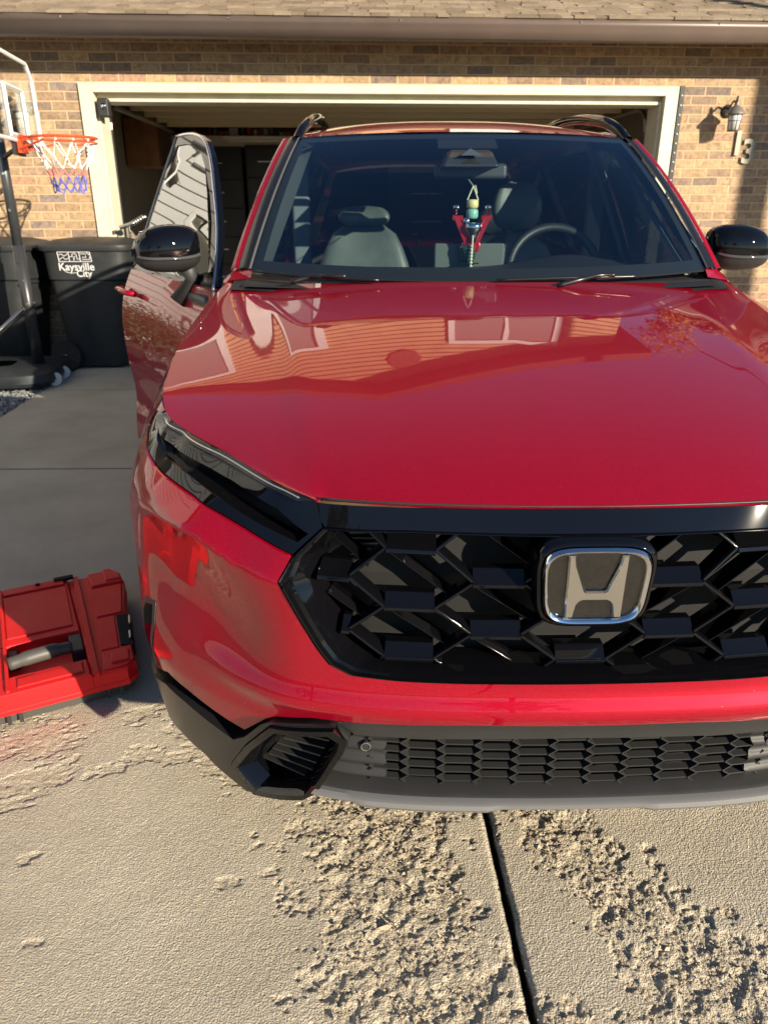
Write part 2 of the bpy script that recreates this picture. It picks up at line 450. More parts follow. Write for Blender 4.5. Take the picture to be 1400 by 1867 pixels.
# gravel strip left of the driveway
gb = MB(); gb.add([(-7, .5, -.03), (left(.5) - .003, .5, -.03), (left(7.0) - .003, 7.0, -.03), (-7, 6.8, -.03)], [(0, 1, 2, 3)])
tag(gb.build('gravel_bed', prin('gravel_soil', (.13, .12, .11), .95, noise=.3, nscale=40)), kind='structure')
gm = MB(); rg = random.Random(3)
for i in range(5200):
    y = rg.uniform(3.6, 6.7); x = left(y) - .004 - abs(rg.gauss(0, .5)) - .01
    s_ = rg.uniform(.008, .02); z = -.03 + rg.uniform(0, .025)
    V = []
    for a, h in ((0, -1), (1, 0), (2, 0), (3, 0), (4, 0), (0, 1)):
        if h: V.append((x + rg.uniform(-.3, .3) * s_, y + rg.uniform(-.3, .3) * s_, z + h * s_ * .6))
        else: V.append((x + s_ * math.cos(a * 1.57 + rg.random()) * rg.uniform(.7, 1.2), y + s_ * math.sin(a * 1.57 + rg.random()) * rg.uniform(.7, 1.2), z + rg.uniform(-.3, .3) * s_))
    gm.add(V, [(5, 1, 2), (5, 2, 3), (5, 3, 4), (5, 4, 1), (0, 2, 1), (0, 3, 2), (0, 4, 3), (0, 1, 4)])
tag(gm.build('gravel', prin('gravel_stone', (.30, .28, .27), .85, noise=.6, nscale=35)), kind='stuff', label='grey and white gravel beside the driveway under the hoop base')
# loose crumbs lying in the spalled strips
cm = MB(); n = 0
while n < 2600:
    x = rg.uniform(-.3, 1.05); y = rg.uniform(.72, 1.6)
    f = float(pitfield(np.array([x]), np.array([y]))[0]) + rg.uniform(-.35, .2)
    if f < .25 or abs(x - jx(y) - .009) < .014: continue
    n += 1
    s_ = min(.013, rg.lognormvariate(-6.05, .5)); z = rg.uniform(-.003, .003)
    V = []
    for k in range(6):
        d = Vector((rg.gauss(0, 1), rg.gauss(0, 1), rg.gauss(0, .6))).normalized() * s_ * rg.uniform(.7, 1.1); V.append(d)
    V = [Vector((1, 0, 0)), Vector((0, 1, 0)), Vector((-1, 0, 0)), Vector((0, -1, 0)), Vector((0, 0, 1)), Vector((0, 0, -1))]
    rz = rg.uniform(0, 6.28); sx, sy, sz = (s_ * rg.uniform(.6, 1.2), s_ * rg.uniform(.5, 1.1), s_ * rg.uniform(.3, .7))
    W = []
    for v in V:
        v = Vector((v.x * sx, v.y * sy, v.z * sz)) + Vector((rg.uniform(-.25, .25) * s_, rg.uniform(-.25, .25) * s_, rg.uniform(-.15, .15) * s_))
        W.append((x + v.x * math.cos(rz) - v.y * math.sin(rz), y + v.x * math.sin(rz) + v.y * math.cos(rz), z + v.z))
    cm.add(W, [(0, 1, 4), (1, 2, 4), (2, 3, 4), (3, 0, 4), (1, 0, 5), (2, 1, 5), (3, 2, 5), (0, 3, 5)])
tag(cm.build('concrete_crumbs', prin('crumb', (.42, .34, .24), .9, noise=.55, nscale=60, bump=.001, bscale=300)), kind='stuff', label='loose crumbs of spalled concrete in front of the bumper')

# ------------------------------------------------------------------ house
YAW = R(2.8)
def brickmat():
    m, nt, b = newmat('brick_wall')
    tc = nt.nodes.new('ShaderNodeTexCoord'); sp = nt.nodes.new('ShaderNodeSeparateXYZ'); cb = nt.nodes.new('ShaderNodeCombineXYZ')
    ad = nt.nodes.new('ShaderNodeMath'); nt.links.new(tc.outputs['Object'], sp.inputs[0])
    nt.links.new(sp.outputs['X'], ad.inputs[0]); nt.links.new(sp.outputs['Y'], ad.inputs[1])
    # slight waviness of the courses
    wv = nt.nodes.new('ShaderNodeTexNoise'); wv.inputs['Scale'].default_value = 3.5; nt.links.new(tc.outputs['Object'], wv.inputs['Vector'])
    wm = nt.nodes.new('ShaderNodeMath'); wm.operation = 'MULTIPLY_ADD'; wm.inputs[1].default_value = .012; nt.links.new(wv.outputs['Fac'], wm.inputs[0]); nt.links.new(sp.outputs['Z'], wm.inputs[2])
    nt.links.new(ad.outputs[0], cb.inputs[0]); nt.links.new(wm.outputs[0], cb.inputs[1])
    br = nt.nodes.new('ShaderNodeTexBrick')
    for k, v in (('Scale', 1), ('Mortar Size', .0065), ('Mortar Smooth', .35), ('Bias', 0), ('Brick Width', .232), ('Row Height', .0715)): br.inputs[k].default_value = v
    br.inputs['Color1'].default_value = (0, 0, 0, 1); br.inputs['Color2'].default_value = (1, 1, 1, 1); br.inputs['Mortar'].default_value = (.5, .5, .5, 1)
    nt.links.new(cb.outputs[0], br.inputs['Vector'])
    rp = ramp(nt, [(0, (.19, .145, .115)), (.12, (.25, .175, .12)), (.3, (.32, .215, .13)), (.5, (.375, .26, .15)), (.7, (.43, .305, .175)), (.85, (.31, .215, .145)), (.95, (.36, .21, .14)), (1, (.22, .18, .155))])
    nt.links.new(br.outputs['Color'], rp.inputs[0])
    ns = nt.nodes.new('ShaderNodeTexNoise'); ns.inputs['Scale'].default_value = 22; ns.inputs['Detail'].default_value = 8; ns.inputs['Distortion'].default_value = 1.2
    nt.links.new(tc.outputs['Object'], ns.inputs['Vector'])
    r2 = ramp(nt, [(.3, (.55, .52, .5)), (.5, (1, 1, 1)), (.66, (1.35, 1.3, 1.2))]); nt.links.new(ns.outputs['Fac'], r2.inputs[0])
    mx = nt.nodes.new('ShaderNodeMix'); mx.data_type = 'RGBA'; mx.blend_type = 'MULTIPLY'; mx.inputs[0].default_value = .75
    nt.links.new(rp.outputs[0], mx.inputs[6]); nt.links.new(r2.outputs[0], mx.inputs[7])
    mo = nt.nodes.new('ShaderNodeMix'); mo.data_type = 'RGBA'; nt.links.new(br.outputs['Fac'], mo.inputs[0])
    nt.links.new(mx.outputs[2], mo.inputs[6]); mo.inputs[7].default_value = (.56, .39, .23, 1)
    nt.links.new(mo.outputs[2], b.inputs['Base Color']); b.inputs['Roughness'].default_value = .85
    h = nt.nodes.new('ShaderNodeMath'); h.operation = 'MULTIPLY_ADD'; h.inputs[1].default_value = -1.0
    hs = nt.nodes.new('ShaderNodeMath'); hs.operation = 'MULTIPLY'; hs.inputs[1].default_value = .8; nt.links.new(ns.outputs['Fac'], hs.inputs[0])
    nt.links.new(br.outputs['Fac'], h.inputs[0]); nt.links.new(hs.outputs[0], h.inputs[2])
    bp = nt.nodes.new('ShaderNodeBump'); bp.inputs['Strength'].default_value = .8; bp.inputs['Distance'].default_value = .006
    nt.links.new(h.outputs[0], bp.inputs['Height']); nt.links.new(bp.outputs[0], b.inputs['Normal'])
    return m
M['brick'] = brickmat()
def house():
    H = empty('brick_house', (0, 7.18, 0), YAW, 'tan brick house with open double garage and brown shingle roof', 'house')
    w = MB()
    w.box(-3.5, -2.545, 0, .12, -.1, 2.66); w.box(2.545, 7.5, 0, .12, -.1, 2.66); w.box(-2.545, 2.545, 0, .12, 2.275, 2.66)
    w.build('brick_wall', M['brick'], H)
    # door trim
    t = MB()
    t.box(-2.545, -2.43, -.022, .12, 0, 2.275); t.box(2.43, 2.545, -.022, .12, 0, 2.275); t.box(-2.43, 2.43, -.022, .12, 2.205, 2.275); t.box(-2.43, 2.43, .075, .12, 2.165, 2.205)
    t.box(-2.43, -2.405, .03, .30, 0, 2.14); t.box(2.405, 2.43, .03, .30, 0, 2.14); t.box(-2.43, 2.43, .03, .30, 2.14, 2.165)
    t.build('door_trim', M['cream'], H, bev=.004)
    t = MB(); t.box(2.547, 2.59, -.03, -.002, 0, 2.28)
    lt = t.build('light_strip', M['plas'], H, bev=.003)
    for k in range(30):
        d = MB(); d.lathe([(.0, 0), (.006, 0), (.006, -.006), (.0, -.008)], 8, (2.568, -.031, .06 + k * .074), 'y'); d.build('lamp_bead', M['white'], lt)
    t = MB(); t.box(-2.40, -2.31, -.05, .05, 2.02, 2.16)
    sb = t.build('door_sensor', M['plas'], H, bev=.012)
    MB().lathe([(.001, -.062), (.022, -.06), (.025, -.05)], 16, (-2.345, 0, 2.10), 'y').build('sensor_eye', M['chrome'], sb, smooth=True)
    # gutter and eave
    e = MB()
    pr = [(-.47, 2.53), (-.36, 2.53), (-.34, 2.545), (-.34, 2.665), (-.35, 2.665), (-.352, 2.55), (-.455, 2.545), (-.455, 2.60), (-.485, 2.63), (-.485, 2.66), (-.497, 2.66), (-.497, 2.62), (-.47, 2.59)]
    e.prism(pr, lambda y, z: (-3.75, y, z), lambda y, z: (8, y, z))
    gu = e.build('gutter', M['brownmetal'], H); autosmooth(gu, 20)
    for x in (-2.45, -1.2, .1, 1.5, 2.6, 3.9):
        sc = MB(); sc.lathe([(.0, -.505), (.007, -.503), (.008, -.497)], 8, (x, 0, 2.645), 'y'); sc.build('screw', M['chrome'], gu)
    s = MB(); s.box(-3.75, 8, -.337, 0.0, 2.655, 2.668); s.box(-3.75, 8, -.345, -.337, 2.535, 2.67); s.build('soffit', M['brownmetal'], H)
    # shingle roof
    sh = MB(); pitch = R(19); r2 = random.Random(5)
    sl = lambda x, d, up: (x, -.50 + d * math.cos(pitch) - up * math.sin(pitch), 2.672 + d * math.sin(pitch) + up * math.cos(pitch))
    for r in range(27):
        x = -3.75 - r2.random() * .1; d0 = r * .135
        while x < 8:
            wd = r2.choice((.10, .14, .17, .21, .26)); th = r2.choice((.004, .004, .009, .013)); up0 = .004 + .0 * r
            dd = d0 + r2.uniform(-.006, .006)
            a0 = [sl(x, dd, up0 + th), sl(x + wd - .004, dd, up0 + th), sl(x + wd - .004, d0 + .15, up0 - .002), sl(x, d0 + .15, up0 - .002), sl(x, dd, -.004), sl(x + wd - .004, dd, -.004)]
            sh.add(a0, [(0, 1, 2, 3), (4, 5, 1, 0), (4, 0, 3), (5, 2, 1)])
            x += wd
    m, nt, b = newmat('shingle')
    tc = nt.nodes.new('ShaderNodeTexCoord'); vo = nt.nodes.new('ShaderNodeTexNoise'); vo.inputs['Scale'].default_value = 4; vo.inputs['Detail'].default_value = 10; vo.inputs['Roughness'].default_value = .75
    gi = nt.nodes.new('ShaderNodeNewGeometry'); nt.links.new(tc.outputs['Object'], vo.inputs['Vector'])
    rr = ramp(nt, [(0, (.20, .15, .105)), (.5, (.27, .21, .145)), (1, (.34, .27, .19))]); nt.links.new(gi.outputs['Random Per Island'], rr.inputs[0])
    r3 = ramp(nt, [(.35, (.6, .6, .6)), (.65, (1.2, 1.2, 1.2))]); nt.links.new(vo.outputs['Fac'], r3.inputs[0])
    mx = nt.nodes.new('ShaderNodeMix'); mx.data_type = 'RGBA'; mx.blend_type = 'MULTIPLY'; mx.inputs[0].default_value = .7
    nt.links.new(rr.outputs[0], mx.inputs[6]); nt.links.new(r3.outputs[0], mx.inputs[7]); nt.links.new(mx.outputs[2], b.inputs['Base Color']); b.inputs['Roughness'].default_value = .95
    n2 = nt.nodes.new('ShaderNodeTexNoise'); n2.inputs['Scale'].default_value = 180; nt.links.new(tc.outputs['Object'], n2.inputs['Vector'])
    bp = nt.nodes.new('ShaderNodeBump'); bp.inputs['Distance'].default_value = .004; nt.links.new(n2.outputs['Fac'], bp.inputs['Height']); nt.links.new(bp.outputs[0], b.inputs['Normal'])
    rf = sh.build('roof', m, H)
    dk = MB(); dk.add([sl(-3.75, 0.01, -.006), sl(8, 0.01, -.006), sl(8, 3.7, -.006), sl(-3.75, 3.7, -.006)], [(0, 1, 2, 3)])
    dk.add([sl(-3.75, 0.01, -.014), sl(8, 0.01, -.014), sl(8, .01, -.006), sl(-3.75, .01, -.006)], [(0, 1, 2, 3)])
    dk.build('roof_deck', M['brownmetal'], rf)
    # upper storey with gable, set back behind the garage roof
    uy = 1.2; x0, x1, ax, az, ez = -3.6, 3.08, -.35, 5.70, 4.55
    az_l = az - (ax - x0) * (az - ez) / (x1 - ax)
    lap = MB(); z = 2.9
    while z < az:
        zt = min(z + .115, az)
        def xr(zz):
            k = (az - zz) / (az - ez)
            return max(x0, ax - k * (x1 - ax)) if zz > ez - 9 else x0, (ax + k * (x1 - ax) if zz > ez else x1)
        a = xr(z); c = xr(zt)
        xl0 = x0 if z < az_l else ax - (az - z) / (az - ez) * (x1 - ax); xl1 = x0 if zt < az_l else ax - (az - zt) / (az - ez) * (x1 - ax)
        xr0 = x1 if z < ez else ax + (az - z) / (az - ez) * (x1 - ax); xr1 = x1 if zt < ez else ax + (az - zt) / (az - ez) * (x1 - ax)
        lap.add([(xl0, uy - .03, z), (xr0, uy - .03, z), (xr1, uy, zt), (xl1, uy, zt), (xl0, uy, z), (xr0, uy, z)], [(0, 1, 2, 3), (4, 5, 1, 0)])
        z += .115
    up = lap.build('upper_storey', prin('tan_siding', (.56, .35, .20), .6, noise=.08, nscale=4), H)
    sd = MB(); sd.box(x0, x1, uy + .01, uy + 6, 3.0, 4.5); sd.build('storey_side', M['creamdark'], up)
    ro = MB(); k = (az - ez) / (x1 - ax); th = .16
    for sg, xe in ((1, x1 + .42), (-1, x0 - .42)):
        zz = az - abs(xe - ax) * k
        ro.add([(ax, uy - .45, az + .02), (xe, uy - .45, zz + .02), (xe, uy + 6.3, zz + .02), (ax, uy + 6.3, az + .02), (ax, uy - .45, az + th + .02), (xe, uy - .45, zz + th + .02), (xe, uy + 6.3, zz + th + .02), (ax, uy + 6.3, az + th + .02)],
               [(0, 3, 2, 1), (4, 5, 6, 7), (0, 1, 5, 4), (1, 2, 6, 5), (2, 3, 7, 6)])
    ro.build('upper_roof', prin('red_brown_roof', (.13, .045, .035), .8), H)
    MB().lathe([(.0, uy - .05), (.24, uy - .05), (.27, uy - .02), (.27, uy)], 8, (ax + .42, 0, az - .62), 'y').build('gable_vent', prin('vent_brown', (.20, .07, .05), .6), H)
    for wx, wz_, ww, wh in ((-2.9, 3.42, 1.0, 1.05), (-1.45, 3.42, .8, 1.05), (1.5, 3.36, 1.35, 1.25)):
        fr = MB(); y0 = uy - .07
        fr.box(wx - ww / 2 - .09, wx - ww / 2, y0, uy - .005, wz_ - .09, wz_ + wh + .09); fr.box(wx + ww / 2, wx + ww / 2 + .09, y0, uy - .005, wz_ - .09, wz_ + wh + .09)
        fr.box(wx - ww / 2, wx + ww / 2, y0, uy - .005, wz_ + wh, wz_ + wh + .09); fr.box(wx - ww / 2, wx + ww / 2, y0, uy - .005, wz_ - .09, wz_)
        if ww > 1: fr.box(wx - .03, wx + .03, y0, uy - .005, wz_, wz_ + wh)
        f = fr.build('window', M['white'], H)
        MB().box(wx - ww / 2, wx + ww / 2, uy - .045, uy - .04, wz_, wz_ + wh).build('pane', prin('window_pane', (.27, .25, .23), .12, coat=1), f)
    # garage interior
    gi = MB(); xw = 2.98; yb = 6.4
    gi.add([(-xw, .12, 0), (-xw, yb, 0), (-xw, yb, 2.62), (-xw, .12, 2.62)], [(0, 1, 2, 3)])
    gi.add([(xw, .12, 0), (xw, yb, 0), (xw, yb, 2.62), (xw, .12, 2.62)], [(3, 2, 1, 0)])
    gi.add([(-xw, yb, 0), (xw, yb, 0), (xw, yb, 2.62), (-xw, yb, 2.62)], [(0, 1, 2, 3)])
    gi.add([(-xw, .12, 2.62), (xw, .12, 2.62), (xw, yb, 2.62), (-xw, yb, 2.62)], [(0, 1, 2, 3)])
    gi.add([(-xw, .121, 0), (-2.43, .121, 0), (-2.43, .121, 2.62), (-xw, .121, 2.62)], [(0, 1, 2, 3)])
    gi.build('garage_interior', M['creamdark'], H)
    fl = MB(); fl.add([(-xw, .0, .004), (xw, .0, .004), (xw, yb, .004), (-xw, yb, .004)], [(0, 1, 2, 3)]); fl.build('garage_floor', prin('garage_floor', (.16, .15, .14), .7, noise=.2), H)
    # lifted overhead door: lowest panel hangs just inside the opening, seen from below
    dr = MB(); dr.box(-2.38, 2.38, .42, 2.6, 2.215, 2.26)
    dpan = dr.build('overhead_door', M['cream'], H, bev=.006)
    rb = MB()
    for yy in (.42, .95, 1.5, 2.05, 2.56): rb.box(-2.38, 2.38, yy, yy + .035, 2.17, 2.213)
    rb.build('door_rib', prin('door_rib_tan', (.50, .42, .27), .6), dpan)
    for sx in (-1, 1):
        tr = MB()
        tr.box(sx * 2.42 - .02, sx * 2.42 + .02, .32, .37, 0, 1.95)
        tr.box(sx * 2.42 - .02, sx * 2.42 + .02, .55, 3.0, 2.14, 2.165)
        tr.tube([(sx * 2.42, .345, 1.95), (sx * 2.42, .38, 2.06), (sx * 2.42, .46, 2.13), (sx * 2.42, .56, 2.152)], .02, 6)
        tr.build('door_track', M['steel'], H)
    wp = MB(); wp.box(-xw + .002, -xw + .03, .9, 1.9, 1.35, 2.15, 0); wp.build('wall_panel', prin('grey_panel', (.20, .18, .15), .7), H, bev=.01)
    return H
HS = house()
def hw(x, y, z):   # house frame -> world
    return (x * math.cos(YAW) - y * math.sin(YAW), 7.18 + x * math.sin(YAW) + y * math.cos(YAW), z)

def garage_things():
    o = empty('cabinet', hw(-2.66, 3.05, 1.76), YAW, 'brown wooden cabinet hung high on the left garage wall', 'cabinet')
    b = MB(); b.box(-.30, .09, -.2, .5, 0, .52); b.build('cabinet_box', M['cab'], o, bev=.004)
    b = MB(); b.box(.092, .11, -.19, .49, .01, .51); b.build('cabinet_door', prin('dark_door', (.10, .05, .03), .5), o, bev=.004)
    b = MB(); b.lathe([(.0, 0), (.065, 0), (.07, .02), (.07, .19), (.06, .2), (.0, .2)], 20)
    tag(b.build('red_can', prin('red_tin', (.35, .03, .025), .4), smooth=False), 'red tin can standing on the brown garage cabinet', 'can').location = hw(-2.45, 3.0, 2.282)
    o = empty('wall_shelf', hw(0, 5.2, 0), YAW, 'long shelf with a wire rack under the garage ceiling', 'shelf')
    b = MB(); b.box(-2.9, 2.9, 0, .5, 2.245, 2.275); b.box(-2.9, 2.9, -.02, 0, 2.13, 2.275); b.build('shelf_board', M['cream'], o, bev=.003)
    r3 = random.Random(9); cols = [(.3, .03, .02), (.02, .02, .02), (.45, .42, .35), (.05, .08, .2), (.30, .10, .03), (.12, .12, .12), (.4, .38, .3)]
    mats = [prin('shelf_item_%d' % i, c, .5) for i, c in enumerate(cols)]
    x = -2.6; i = 0
    ORD = ['first', 'second', 'third', 'fourth', 'fifth', 'sixth', 'seventh', 'eighth', 'ninth', 'tenth', 'eleventh', 'twelfth', 'thirteenth', 'fourteenth', 'fifteenth', 'sixteenth', 'seventeenth', 'eighteenth', 'nineteenth', 'twentieth', 'twenty-first', 'twenty-second', 'twenty-third', 'twenty-fourth']
    names = [('storage_tin', 'tin'), ('paint_can', 'can'), ('bottle', 'bottle')]
    while x < -.2:
        k = r3.choice((0, 1, 2)); mt = r3.choice(mats); h = r3.uniform(.05, .13)
        b = MB()
        if k == 0: wd = r3.uniform(.05, .16); b.box(0, wd, 0, .12, 0, h, top=.004)
        elif k == 1: wd = .08; b.lathe([(.0, 0), (.036, 0), (.038, .005), (.038, h), (.034, h + .006), (0, h + .006)], 14, (.04, .05, 0))
        else: wd = .06; b.lathe([(.0, 0), (.026, 0), (.027, h * .6), (.012, h * .8), (.012, h), (0, h)], 12, (.03, .05, 0))
        ob = b.build(names[k][0], mt)
        cname = {(.3, .03, .02): 'red', (.02, .02, .02): 'black', (.45, .42, .35): 'pale', (.05, .08, .2): 'blue', (.30, .10, .03): 'rust coloured', (.12, .12, .12): 'grey', (.4, .38, .3): 'cream'}[cols[mats.index(mt)]]
        tag(ob, '%s %s, %s from the left on the high garage shelf' % (cname, names[k][1], ORD[min(i, 23)]), names[k][1], 'small items on the garage shelf')
        ob.location = hw(x, 5.22, 2.276); ob.rotation_euler = (0, 0, YAW)
        x += wd + r3.uniform(.004, .02); i += 1
    o = empty('tube_light', hw(-1.55, 4.7, 2.19), YAW, 'white fluorescent tube light fixture hanging in the garage', 'light fixture')
    b = MB(); b.box(-.5, .9, -.05, .05, 0, .045); b.build('fixture', prin('fixture_white', (.75, .72, .65), .5), o, bev=.006)
    b = MB(); b.tube([(-.45, 0, -.015), (.85, 0, -.015)], .013, 10); b.build('tube', M['white'], o, smooth=True)
    for x_ in (-.3, .7):
        b = MB(); b.tube([(x_, 0, .045), (x_, 0, .43)], .004, 5); b.build('hanger', M['steel'], o)
    # tall dark tool cabinets and shelf rack at the back wall
    for (x, wd, h, lab) in ((-2.85, .98, 2.12, 'tall black tool cabinet at the back left of the garage'), (-1.82, .62, 2.15, 'black steel locker beside the crowded garage rack'), (.3, 1.2, 2.1, 'wide dark locker at the back of the garage right of centre'), (1.55, 1.3, 2.0, 'dark drawer cabinet in the back right corner of the garage')):
        o = empty('tool_cabinet', hw(x, 5.15, 0), YAW, lab, 'cabinet')
        b = MB(); b.box(0, wd, 0, .6, .02, h); b.build('cabinet_body', M['dark'], o, bev=.006)
        for k in range(5):
            z0 = .08 + k * (h - .1) / 5
            b = MB(); b.box(.02, wd - .02, -.018, -.002, z0, z0 + (h - .1) / 5 - .02); dq = b.build('drawer', prin('drawer_black', (.018, .018, .02), .35), o, bev=.004)
            b = MB(); b.box(wd * .3, wd * .7, -.03, -.018, z0 + .2, z0 + .215); b.build('handle', M['steel'], dq)
    o = empty('shelving_rack', hw(-1.15, 5.2, 0), YAW, 'metal rack crowded with small parts in the dark garage', 'rack')
    b = MB()
    for xx in (0, 1.26):
        for yy in (0, .4): b.box(xx, xx + .03, yy, yy + .03, 0, 1.95)
    b.build('rack_post', M['dark'], o)
    for k in range(5):
        b = MB(); b.box(0.031, 1.259, 0, .43, .3 + k * .38, .32 + k * .38); b.build('rack_shelf', M['dark'], o)
    for k in range(5):
        x = .05; cnt = 0
        while x < 1.15:
            cnt += 1
            wd = r3.uniform(.06, .22); h = r3.uniform(.08, .26)
            b = MB(); mt = r3.choice(mats)
            if r3.random() < .35: wd = .11; b.lathe([(.0, 0), (.045, 0), (.048, .01), (.048, h), (.03, h + .02), (.0, h + .02)], 14, (.05, .12, 0))
            else: b.box(0, wd, .03, .3, 0, h, top=.006)
            cname = {(.3, .03, .02): 'red', (.02, .02, .02): 'black', (.45, .42, .35): 'pale', (.05, .08, .2): 'blue', (.30, .10, .03): 'rust coloured', (.12, .12, .12): 'grey', (.4, .38, .3): 'cream'}[cols[mats.index(mt)]]
            ob = tag(b.build('stored_box', mt), '%s container, %s from left on the %s shelf of the garage rack' % (cname, ('first', 'second', 'third', 'fourth', 'fifth', 'sixth', 'seventh', 'eighth', 'ninth', 'tenth', 'eleventh', 'twelfth')[min(cnt, 12) - 1], ('lowest', 'second lowest', 'middle', 'fourth', 'top')[k]), 'box', 'stored boxes and jars on the rack')
            ob.location = hw(-1.15 + x, 5.2, .321 + k * .38); ob.rotation_euler = (0, 0, YAW)
            x += wd + r3.uniform(.01, .08)
garage_things()

def sconce(name, x, z, label):
    o = empty(name, hw(x, 0, z), YAW, label, 'wall lamp', 'pair of wall lamps beside the garage')
    mt = prin('lamp_black', (.05, .05, .048), .4, metal=.4)
    b = MB(); b.lathe([(0, 0), (.055, 0), (.05, -.015), (.02, -.03), (0, -.03)], 20, (0, 0, .03), 'y'); b.build('backplate', mt, o, smooth=True)
    P = cr([(0, -.02, .03), (.0, -.06, .075), (0, -.10, .10), (0, -.14, .085), (0, -.165, .125), (0, -.165, .07)], 6)
    b = MB(); b.tube(P, .008, 8); b.build('arm', mt, o, smooth=True)
    b = MB(); b.lathe([(.0, .085), (.016, .083), (.022, .06), (.05, .035), (.078, .0), (.08, -.008), (.0, -.004)], 24, (0, -.165, 0)); autosmooth(b.build('hood', prin('lamp_hood', (.22, .21, .19), .45, metal=.4), o), 30)
    b = MB(); b.lathe([(.0, -.008), (.052, -.008), (.055, -.03), (.042, -.13), (.0, -.135)], 24, (0, -.165, 0)); b.build('glass', M['seed'], o, smooth=True)
    b = MB()
    for k in range(8):
        a = k * math.pi / 4; b.tube([(.057 * math.cos(a), -.165 + .057 * math.sin(a), -.01), (.045 * math.cos(a), -.165 + .045 * math.sin(a), -.135)], .0025, 5)
    for r_, zz in ((.052, -.06), (.046, -.133)):
        b.tube([(r_ * math.cos(t * .3927), -.165 + r_ * math.sin(t * .3927), zz) for t in range(16)], .003, 5, closed=True)
    b.build('cage', mt, o, smooth=True)
sconce('wall_lamp', 3.0, 2.06, 'small lantern on the brick wall right of the garage, above the house number')
sconce('wall_lamp', -2.98, 2.05, 'small lantern on the brick wall behind the basketball backboard')
for ch, x, z, sz in (('1', 3.135, 1.83, .27), ('3', 3.245, 1.765, .27)):
    T_ = Matrix.Translation(Vector(hw(x, -.017, z))) @ Matrix.Rotation(YAW, 4, 'Z') @ Matrix.Rotation(R(90), 4, 'X')
    o = textmesh(ch, sz, .006, M['zinc'], 'house_number', None, T_, bold=.006)
    tag(o, {'1': 'grey metal numeral 1 on the brick wall just below the right lantern', '3': 'grey metal numeral 3 at the right picture edge, lower than the numeral 1 beside it'}[ch], 'house number')

# ------------------------------------------------------------------ neighbour house (left), trees, pole: seen in reflections and as shadow
def neighbour():
    N = empty('sided_house', (-4.9, 8.3, 0), R(5), 'white clapboard neighbour house left of the garage', 'house')
    lap = MB(); z = -.1
    while z < 6.2:
        lap.add([(.03, -6, z), (.03, 6, z), (.0, 6, z + .2), (.0, -6, z + .2), (0, -6, z), (0, 6, z)], [(0, 1, 2, 3), (4, 5, 1, 0)]); z += .2
    lap.box(-7, -.002, -6, 6, -.1, 6.2)
    lap.build('siding', prin('white_siding', (.66, .67, .66), .5, noise=.04), N)
    for y, zz, w_, h_ in ((-2.35, 2.05, 1.1, .7), (-1.2, 3.6, 1.1, .8), (-3.4, .75, 1.1, .8), (-4.6, 2.3, 1.2, .9), (.8, 2.2, 1.2, .9)):
        f = MB(); f.box(.03, .09, y - w_ / 2 - .1, y + w_ / 2 + .1, zz - .1, zz); f.box(.03, .09, y - w_ / 2 - .1, y + w_ / 2 + .1, zz + h_, zz + h_ + .1)
        f.box(.03, .09, y - w_ / 2 - .1, y - w_ / 2, zz, zz + h_); f.box(.03, .09, y + w_ / 2, y + w_ / 2 + .1, zz, zz + h_)
        ff = f.build('window', M['white'], N)
        MB().box(.035, .05, y - w_ / 2, y + w_ / 2, zz, zz + h_).build('pane', prin('dim_pane', (.10, .10, .085), .15), ff)
    r = MB(); r.add([(.6, -6.6, 6.1), (.6, 6.6, 6.1), (-3.5, 6.6, 7.9), (-3.5, -6.6, 7.9), (-7.6, -6.6, 6.1), (-7.6, 6.6, 6.1), (.6, -6.6, 5.95), (.6, 6.6, 5.95)], [(0, 1, 2, 3), (3, 2, 5, 4), (0, 3, 4), (1, 5, 2), (6, 7, 1, 0)])
    r.build('roof', prin('grey_roof', (.10, .09, .085), .9), N)
neighbour()
hg = MB(); qh = random.Random(8)  # unseen bush row added to darken the lower reflection in the open door
for _ in range(9000):
    t = qh.random(); p = Vector((-4.15 + qh.gauss(0, .16), 3.2 + 3.6 * t, .55 + qh.gauss(0, .26)))
    if p.z < .02 or p.x > -3.85: continue
    s_ = qh.uniform(.02, .04); u_ = Vector((qh.gauss(0, 1), qh.gauss(0, 1), qh.gauss(0, 1))).normalized(); v_ = u_.orthogonal().normalized()
    hg.add([p - u_ * s_, p - v_ * s_ * .6, p + u_ * s_, p + v_ * s_ * .6], [(0, 1, 2, 3)])
tag(hg.build('unseen_hedge', prin('unseen_hedge_leaf', (.05, .07, .02), .7, noise=.4, nscale=5)), 'unseen row of low bushes added to darken the open door reflection', 'unseen_hedge')
